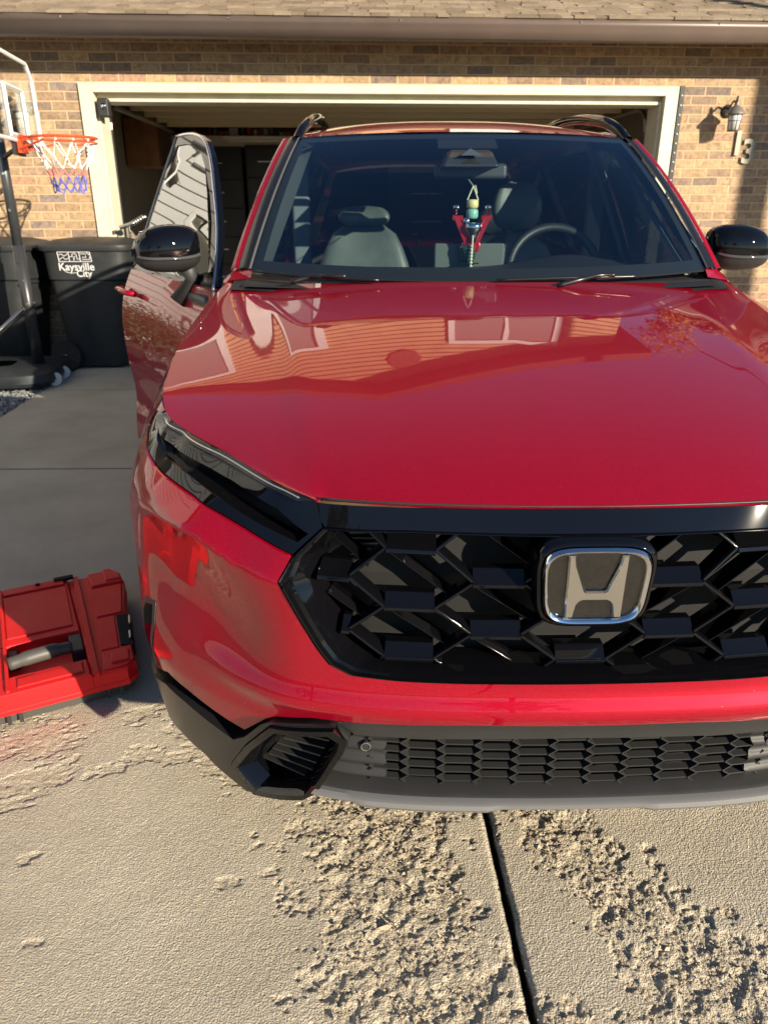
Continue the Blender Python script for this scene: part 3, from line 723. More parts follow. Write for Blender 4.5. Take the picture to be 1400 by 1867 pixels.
def tree(x, y, h, cr_, n, label, seed, mt):
    q = random.Random(seed)
    o = empty('autumn_tree', (x, y, 0), 0, label, 'tree', 'trees around the drive')
    b = MB(); b.tube([(0, 0, -.1), (.05, .03, h * .3), (-.05, .05, h * .55), (.05, 0, h * .85)], [.20, .15, .11, .03], 10)
    for k in range(9):
        a = q.uniform(0, 6.28); z0 = h * q.uniform(.35, .6); L = cr_ * q.uniform(.6, .95)
        b.tube([(0, .03, z0), (L * .5 * math.cos(a), L * .5 * math.sin(a), z0 + L * .35), (L * math.cos(a), L * math.sin(a), z0 + L * .6)], [.07, .04, .012], 6)
    b.build('trunk', M['bark'], o, smooth=True)
    c = MB(); cl = [(q.gauss(0, cr_ * .45), q.gauss(0, cr_ * .45), h * .68 + q.gauss(0, h * .14), q.uniform(.35, .8)) for _ in range(34)]
    for _ in range(n):
        cx, cy, cz, cr2 = q.choice(cl)
        d = Vector((q.gauss(0, 1), q.gauss(0, 1), q.gauss(0, .8))).normalized() * cr2 * q.random() ** .4
        p = Vector((cx, cy, cz)) + d; s_ = q.uniform(.07, .13)
        u_ = Vector((q.gauss(0, 1), q.gauss(0, 1), q.gauss(0, 1))).normalized(); v_ = u_.orthogonal().normalized()
        c.add([p - u_ * s_, p - v_ * s_ * .6, p + u_ * s_, p + v_ * s_ * .6], [(0, 1, 2, 3)])
    c.build('crown', mt, o)
tree(6.3, 13.5, 6.2, 1.7, 9000, 'golden autumn tree standing right behind the brick house', 2, M['leafyellow'])
tree(-9, -13.5, 7, 2.6, 4200, 'green and yellow tree across the street to the left', 4, prin('olive_leaf', (.10, .10, .02), .7, noise=.4, nscale=2))
tree(3.5, -21.5, 7.5, 2.8, 4200, 'golden tree across the street behind the photographer', 6, M['leafyellow'])
def pole():
    x, y, _ = hw(3.36, 0, 0)
    L = 7.5
    o = empty('utility_pole', (x + math.sin(SUN_AZ) * L, y - math.cos(SUN_AZ) * L, -.1), 0, 'wooden utility pole standing right of the driveway', 'pole')
    b = MB(); b.tube([(0, 0, 0), (0, 0, 9.5)], [.13, .09], 14); b.build('post', M['bark'], o, smooth=True)
    b = MB(); b.box(-.9, .9, -.05, .05, 8.7, 8.8); b.build('crossarm', M['bark'], o)
    b = MB(); b.tube(cr([(0, 0, 5.6), (-2.4, 3.2, 4.75), (-4.3, 6.6, 4.5)], 12), .014, 6); b.build('cable', M['black'], o)
pole()

# ------------------------------------------------------------------ the car
# car frame: u to the right, v backwards from the nose, z up
CAR = empty('suv', (.342, 1.06, 0), R(1.2), 'glossy red SUV parked nose out before the garage, front passenger door open', 'car')
PL = [(0, 0), (.15, .003), (.30, .012), (.42, .03), (.52, .060), (.62, .120), (.71, .185), (.79, .262), (.85, .348), (.892, .46), (.917, .6), (.929, .8), (.934, 1.05),
      (.933, 1.6), (.933, 2.3), (.93, 3.2), (.915, 3.8), (.87, 4.3), (.78, 4.55), (.5, 4.67), (0, 4.69)]
PC = [tuple(p) for p in cr([(-.15, .003)] + PL + [(-.5, 4.67)], 24)][24:-24]
PS = [0.]
for a, b_ in zip(PC, PC[1:]): PS.append(PS[-1] + math.dist(a, b_))
TG = []
for i in range(len(PC)):
    if i < 3: TG.append((1., PC[i + 3][1] * i / 3 / .02 * .0 )); continue
    w_ = 14; tx = ty = 0
    for k in range(1, w_):
        p, q = PC[min(i + k, len(PC) - 1)], (PC[i - k] if i - k >= 0 else (-PC[k - i][0], PC[k - i][1]))
        l = math.dist(p, q); tx += (p[0] - q[0]) / l; ty += (p[1] - q[1]) / l
    l = math.hypot(tx, ty); TG.append((tx / l, ty / l))
for i in range(3): TG[i] = (1., TG[3][1] * i / 3)
def plan(s):
    i = min(max(bisect.bisect(PS, s) - 1, 0), len(PC) - 2)
    t = (s - PS[i]) / (PS[i + 1] - PS[i]); a, b = PC[i], PC[i + 1]
    tx, ty = TG[i][0] + t * (TG[i + 1][0] - TG[i][0]), TG[i][1] + t * (TG[i + 1][1] - TG[i][1])
    l = math.hypot(tx, ty)
    return a[0] + t * (b[0] - a[0]), a[1] + t * (b[1] - a[1]), -ty / l, tx / l
TB = [(0, .80, .893, .05, 1), (.44, .74, .888, .055, 1), (.573, .757, .90, .086, 1), (.754, .80, .915, .129, 1.1), (.926, .79, .928, .125, 1.35), (1.04, .75, .935, .103, 1.7), (1.153, .70, .958, .098, 2), (1.29, .715, .975, .092, 2),
      (1.45, .745, .995, .082, 2), (1.67, .77, 1.015, .068, 2), (1.94, .80, 1.06, .078, 2), (2.1, .82, 1.10, .10, 2), (2.6, .85, 1.12, .09, 2), (9, .85, 1.12, .09, 2)]
def tbl(s):
    for a, b in zip(TB, TB[1:]):
        if s <= b[0]:
            t = (s - a[0]) / (b[0] - a[0]); t = t * t * (3 - 2 * t)
            return [a[i] + (b[i] - a[i]) * t for i in (1, 2, 3, 4)]
    return TB[-1][1:]
def ss(a, b, x):
    t = min(max((x - a) / (b - a), 0), 1); return t * t * (3 - 2 * t)
def lerpT(x, T):
    if x <= T[0][0]: return T[0][1]
    for (a, b), (c, d) in zip(T, T[1:]):
        if x <= c: return b + (d - b) * (x - a) / (c - a)
    return T[-1][1]
def OFF(s, z):
    s = abs(s); zc, zt, K, p = tbl(s); o = 0
    if z > zc: o = K * ((z - zc) / (zt - zc)) ** p
    fr = 1 - ss(.62, .8, s)
    o -= .016 * math.exp(-((z - .525) / .028) ** 2) * fr
    o += .16 * max(0, .46 - z) * (.35 + .65 * ss(.3, .8, s)) * (1 - ss(1.1, 1.3, s))
    # corner pocket: leans inward below the crease, comes back out above the lower corner
    w = ss(.50, .64, s) * (1 - ss(.90, 1.12, s))
    zp = lerpT(s, [(.55, .585), (.75, .60), (.95, .63), (1.1, .66)])
    zk = lerpT(s, [(.5, .748), (.638, .768), (.731, .797), (.82, .816), (.924, .835), (1.136, .872)])
    w = ss(.49, .74, s) * (1 - ss(.86, 1.14, s))
    if z < zk:
        zp_ = .625 + .05 * ss(.6, 1.0, s)
        if z > zp_: t_ = (zk - z) / (zk - zp_); d_ = 1 - (1 - t_) ** 1.7
        else: d_ = 1 - ss(0, 1, (zp_ - z) / (zp_ - .455))
        o += .040 * w * d_
    # body side: gentle waist and sill
    sd = ss(1.9, 2.3, s)
    o += sd * (.02 * math.exp(-((z - .55) / .12) ** 2) + .05 * ss(.42, .30, z) * 0)
    return o
def env(s, z, off=0.):
    sg = -1 if s < 0 else 1
    u, v, nu, nv = plan(abs(s)); o = OFF(s, z) + off
    return (sg * (u + nu * o), v + nv * o, z)
def panel(name, outline, mat, parent=CAR, off=0., step=.016, flange=.012, mapf=env, holes=(), right=True, nrm=True, org=None):
    """outline in (s,z); right=False mirrors it to the left side"""
    if not right:
        outline = [(-a, b) for a, b in outline][::-1]; holes = [[(-a, b) for a, b in h][::-1] for h in holes]
    fo = off if callable(off) else (lambda s, z: off)
    loops = [dens(outline, step)] + [dens(h, step) for h in holes]
    V2 = []; E2 = []
    for L in loops:
        n0 = len(V2); V2 += L; E2 += [(n0 + i, n0 + (i + 1) % len(L)) for i in range(len(L))]
    xs = [p[0] for p in outline]; ys = [p[1] for p in outline]
    x = min(xs) + step * .5
    nb = len(V2); bp_ = np.array(V2)
    while x < max(xs):
        y = min(ys) + step * .5
        while y < max(ys):
            if inpoly(x, y, outline) and not any(inpoly(x, y, h) for h in holes):
                if ((bp_[:, 0] - x) ** 2 + (bp_[:, 1] - y) ** 2).min() > (step * .55) ** 2: V2.append((x, y))
            y += step
        x += step
    r = delaunay_2d_cdt([Vector(p) for p in V2], E2, [], 0, 1e-6)
    vv, ff = r[0], r[2]
    P2 = [(p.x, p.y) for p in vv]
    F = []
    for f in ff:
        cx = sum(P2[i][0] for i in f) / 3; cy = sum(P2[i][1] for i in f) / 3
        if inpoly(cx, cy, outline) and not any(inpoly(cx, cy, h) for h in holes):
            a, b, c = [P2[i] for i in f]
            ccw = (b[0] - a[0]) * (c[1] - a[1]) - (b[1] - a[1]) * (c[0] - a[0]) > 0
            F.append(tuple(f) if ccw else tuple(f)[::-1])
    pos = lambda s, z, e=0.: Vector(mapf(s, z, fo(s, z) + e))
    V = [pos(*p) for p in P2]
    N = None
    if nrm:
        h = .004; N = []
        for s, z in P2:
            ds = pos(s + h, z) - pos(s - h, z); dz = pos(s, z + h) - pos(s, z - h)
            N.append(ds.cross(dz).normalized())
    if flange:
        for L in loops:
            n0 = len(V); k = len(L)
            V += [pos(*p) for p in L] + [pos(*p, flange) for p in L]
            F += [(n0 + i, n0 + k + i, n0 + k + (i + 1) % k, n0 + (i + 1) % k) for i in range(k)]
            if N is not None: N += [Vector((0, 0, 0))] * (2 * k)
    if org is not None: V = [v - Vector(org) for v in V]
    return mk(name, V, F, mat, parent, smooth=True, normals=N)
def mir(P): return [(-a, b) for a, b in P]
def sym(P):  # outline given from centre-top round the right side to centre-bottom -> closed symmetric outline
    return P + [(-a, b) for a, b in P[::-1] if a > 1e-6]
def ccw(P):
    A = sum(P[i][0] * P[(i + 1) % len(P)][1] - P[(i + 1) % len(P)][0] * P[i][1] for i in range(len(P)))
    return P if A > 0 else P[::-1]

# --- hood
HES = [(.4723, .8879), (.5836, .8981), (.7571, .9126), (.9255, .9269), (1.035, .938), (1.150, .958), (1.29, .975), (1.447, .995), (1.666, 1.016), (1.93, 1.058), (2.06, 1.088), (2.14, 1.115)]
HE = [env(a_, b_) for a_, b_ in HES]
HC = [(.052, .891), (.10, .910), (.19, .938), (.29, .963), (.39, .985), (.52, 1.010), (.65, 1.034), (.79, 1.057), (.93, 1.078), (1.07, 1.098), (1.19, 1.115), (1.27, 1.128)]
KR = [.443, .462, .478, .492, .502, .515, .530, .552, .585, .635, .675, .700]      # crease
def hood():
    rows = []
    for (eu, ev, ez), (cv, cz), k in zip(HE, HC, KR):
        r = []
        kv = cv + (ev - cv) * (k / eu) ** 2.2
        drop = .010 + .012 * ss(.1, .6, cv)
        kz = cz - drop + (min(0, ez + .0 - cz + drop)) * 0
        kz = min(kz, cz - .004)
        t = k / eu
        for f in (0, .33, .66, .88):
            u = k * f; r.append((u, cv + (kv - cv) * f ** 2.2, cz + (kz - cz) * f ** 2))
        r.append((k, kv, kz))
        # shoulder facet
        g = (eu - k)
        if g > .03:
            r.append((k + g * .14, kv + (ev - kv) * .14, kz + (ez - kz) * .20))
            r.append((k + g * .5, kv + (ev - kv) * .48, kz + (ez - kz) * .52))
        else:
            r.append((k + g * .3, kv + (ev - kv) * .3, kz + (ez - kz) * .3)); r.append((k + g * .65, kv + (ev - kv) * .65, kz + (ez - kz) * .65))
        r.append((eu, ev, ez))
        rows.append(r)
    G = loft(rows, 9, 7)
    # full width by mirroring
    A = np.array([[list(p) for p in r] for r in G])
    for it in range(60):     # fair the surface lengthwise, then lightly across
        B = A.copy(); B[1:-1, :-1] = .5 * A[1:-1, :-1] + .25 * (A[:-2, :-1] + A[2:, :-1]); A = B
    for it in range(2):
        B = A.copy(); B[:, 1:-1] = .5 * A[:, 1:-1] + .25 * (A[:, :-2] + A[:, 2:]); A = B
    G = [[tuple(p) for p in r] for r in A]
    G = [[(-p[0], p[1], p[2]) for p in row[:0:-1]] + [tuple(p) for p in row] for row in G]
    V, F = grid(G)
    h, w = len(G), len(G[0])
    ring = [j for j in range(w)] + [i * w + w - 1 for i in range(1, h)] + [(h - 1) * w + j for j in range(w - 2, -1, -1)] + [i * w for i in range(h - 2, 0, -1)]
    n0 = len(V)
    for i in ring: V.append(V[i])
    for i in ring:
        x, y, z = V[i]; V.append((x * .994, y + (.004 if y < .9 else 0), z - .016))
    k = len(ring)
    F += [(n0 + i, n0 + k + i, n0 + k + (i + 1) % k, n0 + (i + 1) % k) for i in range(k)]
    return mk('hood', V, F, M['red'], CAR, smooth=True)
hd = hood()

# --- headlights, one per side
LT = [(.4723, .8865), (.5836, .8965), (.7571, .911), (.9255, .9253), (1.035, .9364), (1.075, .940), (1.130, .932)]
LB = [(1.1286, .9243), (1.111, .899), (1.0626, .8816), (.9528, .8668), (.865, .8590), (.7695, .8470), (.6915, .8335), (.60, .8150), (.5097, .7977), (.4575, .846)]
LAMP = ccw(LT + LB)
DRL = ccw([(.4850, .8850), (.5836, .8945), (.7571, .909), (.9255, .9233), (1.035, .934), (1.075, .936), (1.118, .927), (1.09, .919), (.990, .914), (.750, .898), (.5656, .881), (.520, .8775)])
LENS = ccw([(1.0673, .912), (.9863, .9035), (.8619, .8946), (.6968, .8789), (.5652, .8586), (.4831, .8328), (.5031, .8174), (.6177, .8338), (.7106, .8528), (.8387, .8728), (.9547, .8845), (1.0266, .9)])
for rt in (False, True):
    hl = panel('headlight', LAMP, M['gloss'], right=rt, off=.003, step=.010, holes=[LENS], flange=.035)
    panel('daytime_strip', DRL, M['drl'], hl, right=rt, off=.0015, step=.008, flange=.004)
    for k_, (lo_, hi_) in enumerate(((.30, .36), (.86, .93))):
        def mixp(t, f): # point inside the strip: t along, f across
            a_ = (np.interp(t, [0, .25, .5, .75, 1], [.50, .62, .79, .95, 1.085]), np.interp(t, [0, .25, .5, .75, 1], [.8845, .8965, .9105, .9245, .9345]))
            return (a_[0], a_[1] - .013 * (1 - f) * (1 - .5 * t))
        pts = [mixp(t, hi_) for t in np.linspace(.03, .97, 16)] + [mixp(t, lo_) for t in np.linspace(.97, .03, 16)]
        panel('light_bar', ccw(pts), M['lightpipe'] if k_ else M['gloss'], hl, right=rt, off=-.0008, step=.006, flange=.003)
    def lensoff(s, z):
        # lower edge tucked back so the lens leans towards the ground
        s = abs(s); zt = lerpT(s, [(.48, .842), (.565, .8586), (.697, .8789), (.862, .8946), (.986, .9035), (1.067, .912)])
        return .004 + 1.7 * (zt - z) * ss(1.09, .95, s)
    panel('lens', LENS, M['smoked'], hl, right=rt, off=lensoff, step=.009, flange=.02)

# --- bumper skin (one piece, wraps both corners)
GO = [(0, .852), (.30, .852), (.454, .847), (.5075, .794), (.525, .7556), (.4927, .6975), (.4575, .6362), (.4358, .607), (.399, .590), (.3186, .5857), (.2, .5847), (0, .585)]
GI = [(0, .840), (.28, .840), (.432, .835), (.470, .790), (.468, .750), (.446, .695), (.424, .655), (.405, .628), (.372, .608), (.31, .601), (.2, .598), (0, .597)]
g = .0035
side_up = [(.5075 + g, .794), (.5097, .7977 - g), (.60, .8150 - g), (.6915, .8335 - g), (.7695, .8470 - g), (.865, .8590 - g), (.9528, .8668 - g), (1.0626, .8816 - g), (1.111, .899 - g), (1.135, .905), (1.1357, .8725), (1.19, .78), (1.225, .70), (1.235, .62), (1.19, .50), (1.165, .385)]
low = [(1.05, .378), (.985, .3826), (.8755, .4307), (.7991, .4245), (.6852, .4024), (.639, .397), (.5733, .4559), (.5497, .4706), (.471, .4903), (.384, .4937), (.198, .5020), (0, .502)]
bump = ccw([(0, .585 - .001)] + [(a + (g if i < 6 else 0), b) for i, (a, b) in enumerate(GO[2:11])][::-1][0:7] + side_up + low)
vent = ccw([(.945, .560), (.985, .548), (1.005, .525), (1.012, .48), (.998, .425), (.955, .425), (.948, .48), (.940, .52)])
for rt in (False, True):
    bo = panel('bumper', bump, M['red'], right=rt, step=.011, holes=[vent], flange=.014)
    vf = panel('vent_frame', ccw([(.932, .572), (.99, .562), (1.02, .53), (1.027, .48), (1.012, .412), (.94, .412), (.933, .48), (.926, .52)]), M['plas'], bo, right=rt, off=-.0015, step=.01, holes=[vent], flange=.03)
    panel('vent_blade', ccw([(.947, .555), (.965, .55), (.975, .50), (.97, .44), (.955, .44), (.95, .50)]), M['red'], bo, right=rt, off=.016, step=.012)
    # fender with wheel arch
    arch = []
    wc_s, wc_z, wr = 1.571, .345, .365
    for k in range(17):
        a = math.pi * (1.0 - k / 16); arch.append((wc_s + wr * math.cos(a), max(.33, wc_z + wr * math.sin(a))))
    fen = [(1.139, .908), (1.1395, .8725), (1.194, .78), (1.229, .70), (1.239, .62)] + [p for p in arch if p[1] > .56] + [(1.93, .45), (1.945, .33), (2.10, .33), (2.10, 1.096), (2.06, 1.084), (1.93, 1.054), (1.666, 1.012), (1.447, .991), (1.29, .971), (1.15, .954), (1.085, .943), (1.095, .937), (1.136, .934)]
    panel('fender', ccw(fen), M['red'], right=rt, step=.02, flange=.01)
    cl = [(wc_s + (wr + .003) * math.cos(math.pi * (1 - k / 16)), wc_z + (wr + .003) * math.sin(math.pi * (1 - k / 16))) for k in range(17)]
    ci = [(wc_s + (wr - .045) * math.cos(math.pi * (1 - k / 16)), wc_z + (wr - .045) * math.sin(math.pi * (1 - k / 16))) for k in range(17)]
    panel('arch_cladding', ccw(cl + ci[::-1]), M['plas'], right=rt, off=-.008, step=.02, flange=.03)
    # rest of the body side (front door opening is separate)
    DZ0, DZ1 = .33, 1.085
    rs = ccw([(4.06, .33), (4.06, 1.09), (3.122 + .0, 1.086), (3.122, .33)])
    wr_s = 4.30
    arch2 = [(wr_s + .02 + .365 * math.cos(math.pi * k / 16), .345 + .365 * math.sin(math.pi * k / 16)) for k in range(17)]
    rd = ccw([(3.126, .33), (3.126, 1.088), (4.02, 1.095), (4.02, .72)] + [(4.0, .55), (3.95, .45), (3.93, .33)])
    rdo = panel('rear_door', rd, M['red'], right=rt, step=.04)
    qz = ccw([(3.935, .33), (3.955, .45), (4.003, .55), (4.024, .715), (4.024, 1.096), (5.3, 1.10), (5.3, .50), (4.75, .45), (4.69, .40)] + [p for p in arch2[1:-1] if p[1] > .45 and p[0] > 4.06])
    panel('quarter_panel', qz, M['red'], right=rt, step=.04)
    panel('sill', ccw([(1.95, .22), (3.93, .22), (3.93, .327), (1.95, .327)]), M['plas'], right=rt, off=.005, step=.05)
    hn = MB(); sg = 1 if rt else -1
    hn.tube([(sg * .937, 3.10, .93), (sg * .965, 3.14, .935), (sg * .967, 3.26, .94), (sg * .94, 3.30, .94)], .012, 8)
    hn.build('handle', M['red'], rdo, smooth=True)
rb_ = sym([(5.305, .50), (5.305, 1.095), ])
# dark structure behind the skins
def innershell():
    V, F = [], []
    n = 60; zs = [.26, .40, .52, .62, .74, .86]
    for iz, z in enumerate(zs):
        for i in range(n + 1):
            s = -1.15 + 2.3 * i / n
            V.append(env(s, z, .055 + .05 * (abs(s) < .5)))
    for a in range(len(zs) - 1):
        for i in range(n): F.append((a * (n + 1) + i, a * (n + 1) + i + 1, (a + 1) * (n + 1) + i + 1, (a + 1) * (n + 1) + i))
    m = MB(); m.add(V, F)
    m.box(-.78, .78, .30, 4.4, .24, .27)
    m.box(-.62, .62, .3, 1.25, .30, .82)
    return m.build('inner_structure', M['liner'], CAR)
innershell()
panel('rear_bumper', ccw([(5.30, .30), (5.30, .60), (PS[-1] - .001, .60), (PS[-1] - .001, .30)]), M['plas'], right=True, step=.06, off=.0)
panel('rear_bumper', ccw([(5.30, .30), (5.30, .60), (PS[-1] - .001, .60), (PS[-1] - .001, .30)]), M['plas'], right=False, step=.06, off=.0)
for rt in (False, True):
    panel('tailgate_skin', ccw([(5.302, .604), (5.302, 1.10), (PS[-1] - .001, 1.10), (PS[-1] - .001, .604)]), M['red'], right=rt, step=.06)

# --- grille
def respl(P, k):
    out = []
    for a, b in zip(P, P[1:]): out += [(a[0] + (b[0] - a[0]) * t / k, a[1] + (b[1] - a[1]) * t / k) for t in range(k)]
    return out + [P[-1]]
GR = None
def ringloft(O, I, stages, name, mat, parent, closed_sym=True, right=True, full=False):
    """rings blended from outline O to I; stages = [(blend, offset)]"""
    if closed_sym:
        O = respl(O, 5); I = respl(I, 5); O = O + mir(O)[-2:0:-1]; I = I + mir(I)[-2:0:-1]
    else:
        O = respl(O + [O[0]], 5)[:-1]; I = respl(I + [I[0]], 5)[:-1]
        if not right: O = mir(O)[::-1]; I = mir(I)[::-1]
    n = len(O); V = []; F = []
    for t, off in stages:
        for a, b in zip(O, I): V.append(env(a[0] + (b[0] - a[0]) * t, a[1] + (b[1] - a[1]) * t, off))
    area = sum(O[i][0] * O[(i + 1) % n][1] - O[(i + 1) % n][0] * O[i][1] for i in range(n))
    for k in range(len(stages) - 1):
        for i in range(n):
            q = (k * n + i, k * n + (i + 1) % n, (k + 1) * n + (i + 1) % n, (k + 1) * n + i)
            F.append(q if area > 0 else q[::-1])
    return autosmooth(mk(name, V, F, mat, parent), 28)
grille = empty('grille', (0, 0, 0)); grille.parent = CAR
ringloft(GO, GI, [(0, .012), (0, -.001), (.06, -.004), (.14, -.004), (.2, .006), (.36, .010), (.42, .016), (1, .062), (1, .09)], 'grille_frame', M['gloss'], grille)
# gloss bar across the top, below the bonnet edge
bar = [(0, .853), (.452, .848), (.462, .858), (.470, .884), (0, .889)]
def baroff(s, z): return .004 + (.010 if z > .882 else 0)
panel('grille_bar', sym([(0, .889), (.468, .8845), (.462, .858), (.4525, .8485), (0, .8535)])[::-1], M['gloss'], grille, off=.002, step=.007)
bt = MB(); P = [env(s, .8905, .006) for s in np.linspace(-.465, .465, 50)]; bt.tube(P, .0022, 6); bt.build('bright_edge', M['dgrey'], grille, smooth=True)

def clipseg(a, b, P):
    # keep the piece of segment ab inside polygon P (sampled)
    n = 40; ins = [inpoly(a[0] + (b[0] - a[0]) * k / n, a[1] + (b[1] - a[1]) * k / n, P) for k in range(n + 1)]
    if not any(ins): return None
    k0 = ins.index(True); k1 = k0
    while k1 < n and ins[k1 + 1]: k1 += 1
    if k1 - k0 < 2: return None
    return ((a[0] + (b[0] - a[0]) * k0 / n, a[1] + (b[1] - a[1]) * k0 / n), (a[0] + (b[0] - a[0]) * k1 / n, a[1] + (b[1] - a[1]) * k1 / n))
def fin(mb, a, b, prof, base):
    """bar from a to b in (s,z); prof: (offset along depth, height perpendicular) points"""
    dx, dz = b[0] - a[0], b[1] - a[1]; l = math.hypot(dx, dz); px, pz = -dz / l, dx / l
    if pz < 0: px, pz = -px, -pz
    def at(p): return lambda d, h: env(p[0] + px * h, p[1] + pz * h, base + d)
    mb.prism(prof, at(a), at(b))
GP = ccw(GI[:] + mir(GI)[-2:0:-1])
lat = MB(); du, dz, hw_ = .151, .1, .044
BAR = [(0, -.006), (0, .0), (.003, .002), (.022, .021), (.040, .021), (.040, -.004), (.006, -.010)]
DIA = [(0, -.002), (0, .002), (.005, .0045), (.034, .005), (.034, -.005), (.005, -.0045)]
FINP = [(0, -.0012), (0, .0012), (.038, .004), (.038, -.004)]
for c in range(-4, 5):
    uc = c * du
    for r in range(-1, 5):
        z0 = .611 + r * dz + (.048 if c % 2 else 0)
        sg = clipseg((uc - hw_, z0), (uc + hw_, z0), GP)
        if sg and not (c == 0 and .66 < z0 < .80): fin(lat, *sg, BAR, .030)
        for sx in (-1, 1):
            for dzz in (.048, -.048):
                if c % 2 == 0:
                    sg = clipseg((uc + sx * hw_, z0), (uc + sx * (du - hw_), z0 + dzz + (.004 if dzz > 0 else -.004) * 0), GP)
                    if sg: fin(lat, *sg, DIA, .032)
        # long inner fins leaning away from the centre
        if c != 0:
            s_ = 1 if c > 0 else -1
            sg = clipseg((uc + s_ * (hw_ + .0), z0 + dz - .012), (uc - s_ * (hw_ + .03), z0 + .012), GP)
            if sg: fin(lat, *sg, FINP, .052)
autosmooth(lat.build('grille_lattice', M['gloss'], grille, bev=.0013), 30)
# radiator behind
rad = MB()
for k in range(24):
    z = .60 + k * .0105; rad.box(-.40, .40, .135, .150, z, z + .003)
rad.box(-.45, .45, .152, .155, .58, .86)
rad.build('radiator', prin('radiator_fins', (.06, .06, .06), .35, metal=.8), CAR)

# emblem
def emblem():
    def rr(w, h, taper, n=64, p=4.2):
        out = []
        for k in range(n):
            a = 2 * math.pi * k / n; c, s_ = math.cos(a), math.sin(a)
            x = abs(c) ** (2 / p) * (1 if c > 0 else -1); y = abs(s_) ** (2 / p) * (1 if s_ > 0 else -1)
            out.append((x * w * (1 + taper * y), y * h))
        return out
    cz = .7725
    def ring(stages, name, mat, cap=False):
        V = []; F = []; n = 64
        for w, h, v in stages:
            V += [(x, v, cz + y) for x, y in rr(w, h, .055)]
        for k in range(len(stages) - 1):
            F += [(k * n + i, k * n + (i + 1) % n, (k + 1) * n + (i + 1) % n, (k + 1) * n + i) for i in range(n)]
        if cap: F.append(tuple((len(stages) - 1) * n + i for i in range(n)))
        return mk(name, V, F, mat, grille, smooth=True)
    autosmooth(ring([(.098, .080, .07), (.098, .080, .012), (.094, .076, .004), (.089, .0715, .002), (.088, .0705, .008)], 'emblem_surround', M['gloss']), 40)
    autosmooth(ring([(.0875, .070, .008), (.0865, .069, -.001), (.083, .0655, -.006), (.0785, .061, -.004), (.0765, .059, .002), (.076, .0585, .008)], 'emblem_ring', M['chrome']), 50)
    ring([(.0768, .0593, .004), (.05, .04, .0035), (.001, .001, .0035)], 'emblem_plate', prin('emblem_plate', (.05, .048, .045), .10, metal=.9, coat=1, noise=.2, nscale=120), cap=True)
    # letter mark: left half outline, mirrored
    half = [(0, -.35), (-.30, -.35), (-.52, 1.42), (-1.02, 1.46), (-1.0, .6), (-1.02, -.4), (-1.06, -1.42), (-.72, -1.42), (-.62, -.72), (-.52, -.62), (-.30, -.60), (0, -.60)]
    half = [(0, -.20), (-.34, -.20), (-.42, -.14), (-.50, .10), (-.80, 1.0), (-.86, 1.42), (-1.12, 1.42), (-1.10, .4), (-1.08, -1.42), (-.76, -1.42), (-.66, -.80), (-.56, -.66), (-.44, -.60), (0, -.60)]
    sx, sz = .0435, .0395
    pts = half + [(-a, b) for a, b in half[-2:0:-1]]
    out = [(a * sx, cz + .0005 + b * sz) for a, b in pts]
    ins = []
    n = len(out)
    for i in range(n):   # inset for the bevel
        p0, p1, p2 = out[i - 1], out[i], out[(i + 1) % n]
        def nrm(a, b): d = math.dist(a, b) + 1e-9; return (-(b[1] - a[1]) / d, (b[0] - a[0]) / d)
        n1, n2 = nrm(p0, p1), nrm(p1, p2); mx_, my_ = n1[0] + n2[0], n1[1] + n2[1]; q = max(.5, (mx_ * mx_ + my_ * my_) / 2)
        ins.append((p1[0] + mx_ / q * .0022, p1[1] + my_ / q * .0022))
    A = sum(out[i][0] * out[(i + 1) % n][1] - out[(i + 1) % n][0] * out[i][1] for i in range(n))
    if A < 0: ins = [(2 * o[0] - i_[0], 2 * o[1] - i_[1]) for o, i_ in zip(out, ins)]
    V = [(x, .004, z) for x, z in out] + [(x, -.001, z) for x, z in out] + [(x, -.005, z) for x, z in ins]
    F = []
    for k in range(2): F += [(k * n + i, k * n + (i + 1) % n, (k + 1) * n + (i + 1) % n, (k + 1) * n + i) for i in range(n)]
    r = delaunay_2d_cdt([Vector(p) for p in ins], [(i, (i + 1) % n) for i in range(n)], [], 0, 1e-7)
    for f in r[2]:
        c = (sum(r[0][i].x for i in f) / 3, sum(r[0][i].y for i in f) / 3)
        if inpoly(*c, ins): F.append(tuple(2 * n + r[3][i][0] for i in f))
    o = mk('emblem_letter', V, F, prin('brushed_chrome', (.62, .60, .56), .16, metal=1), grille)
emblem()

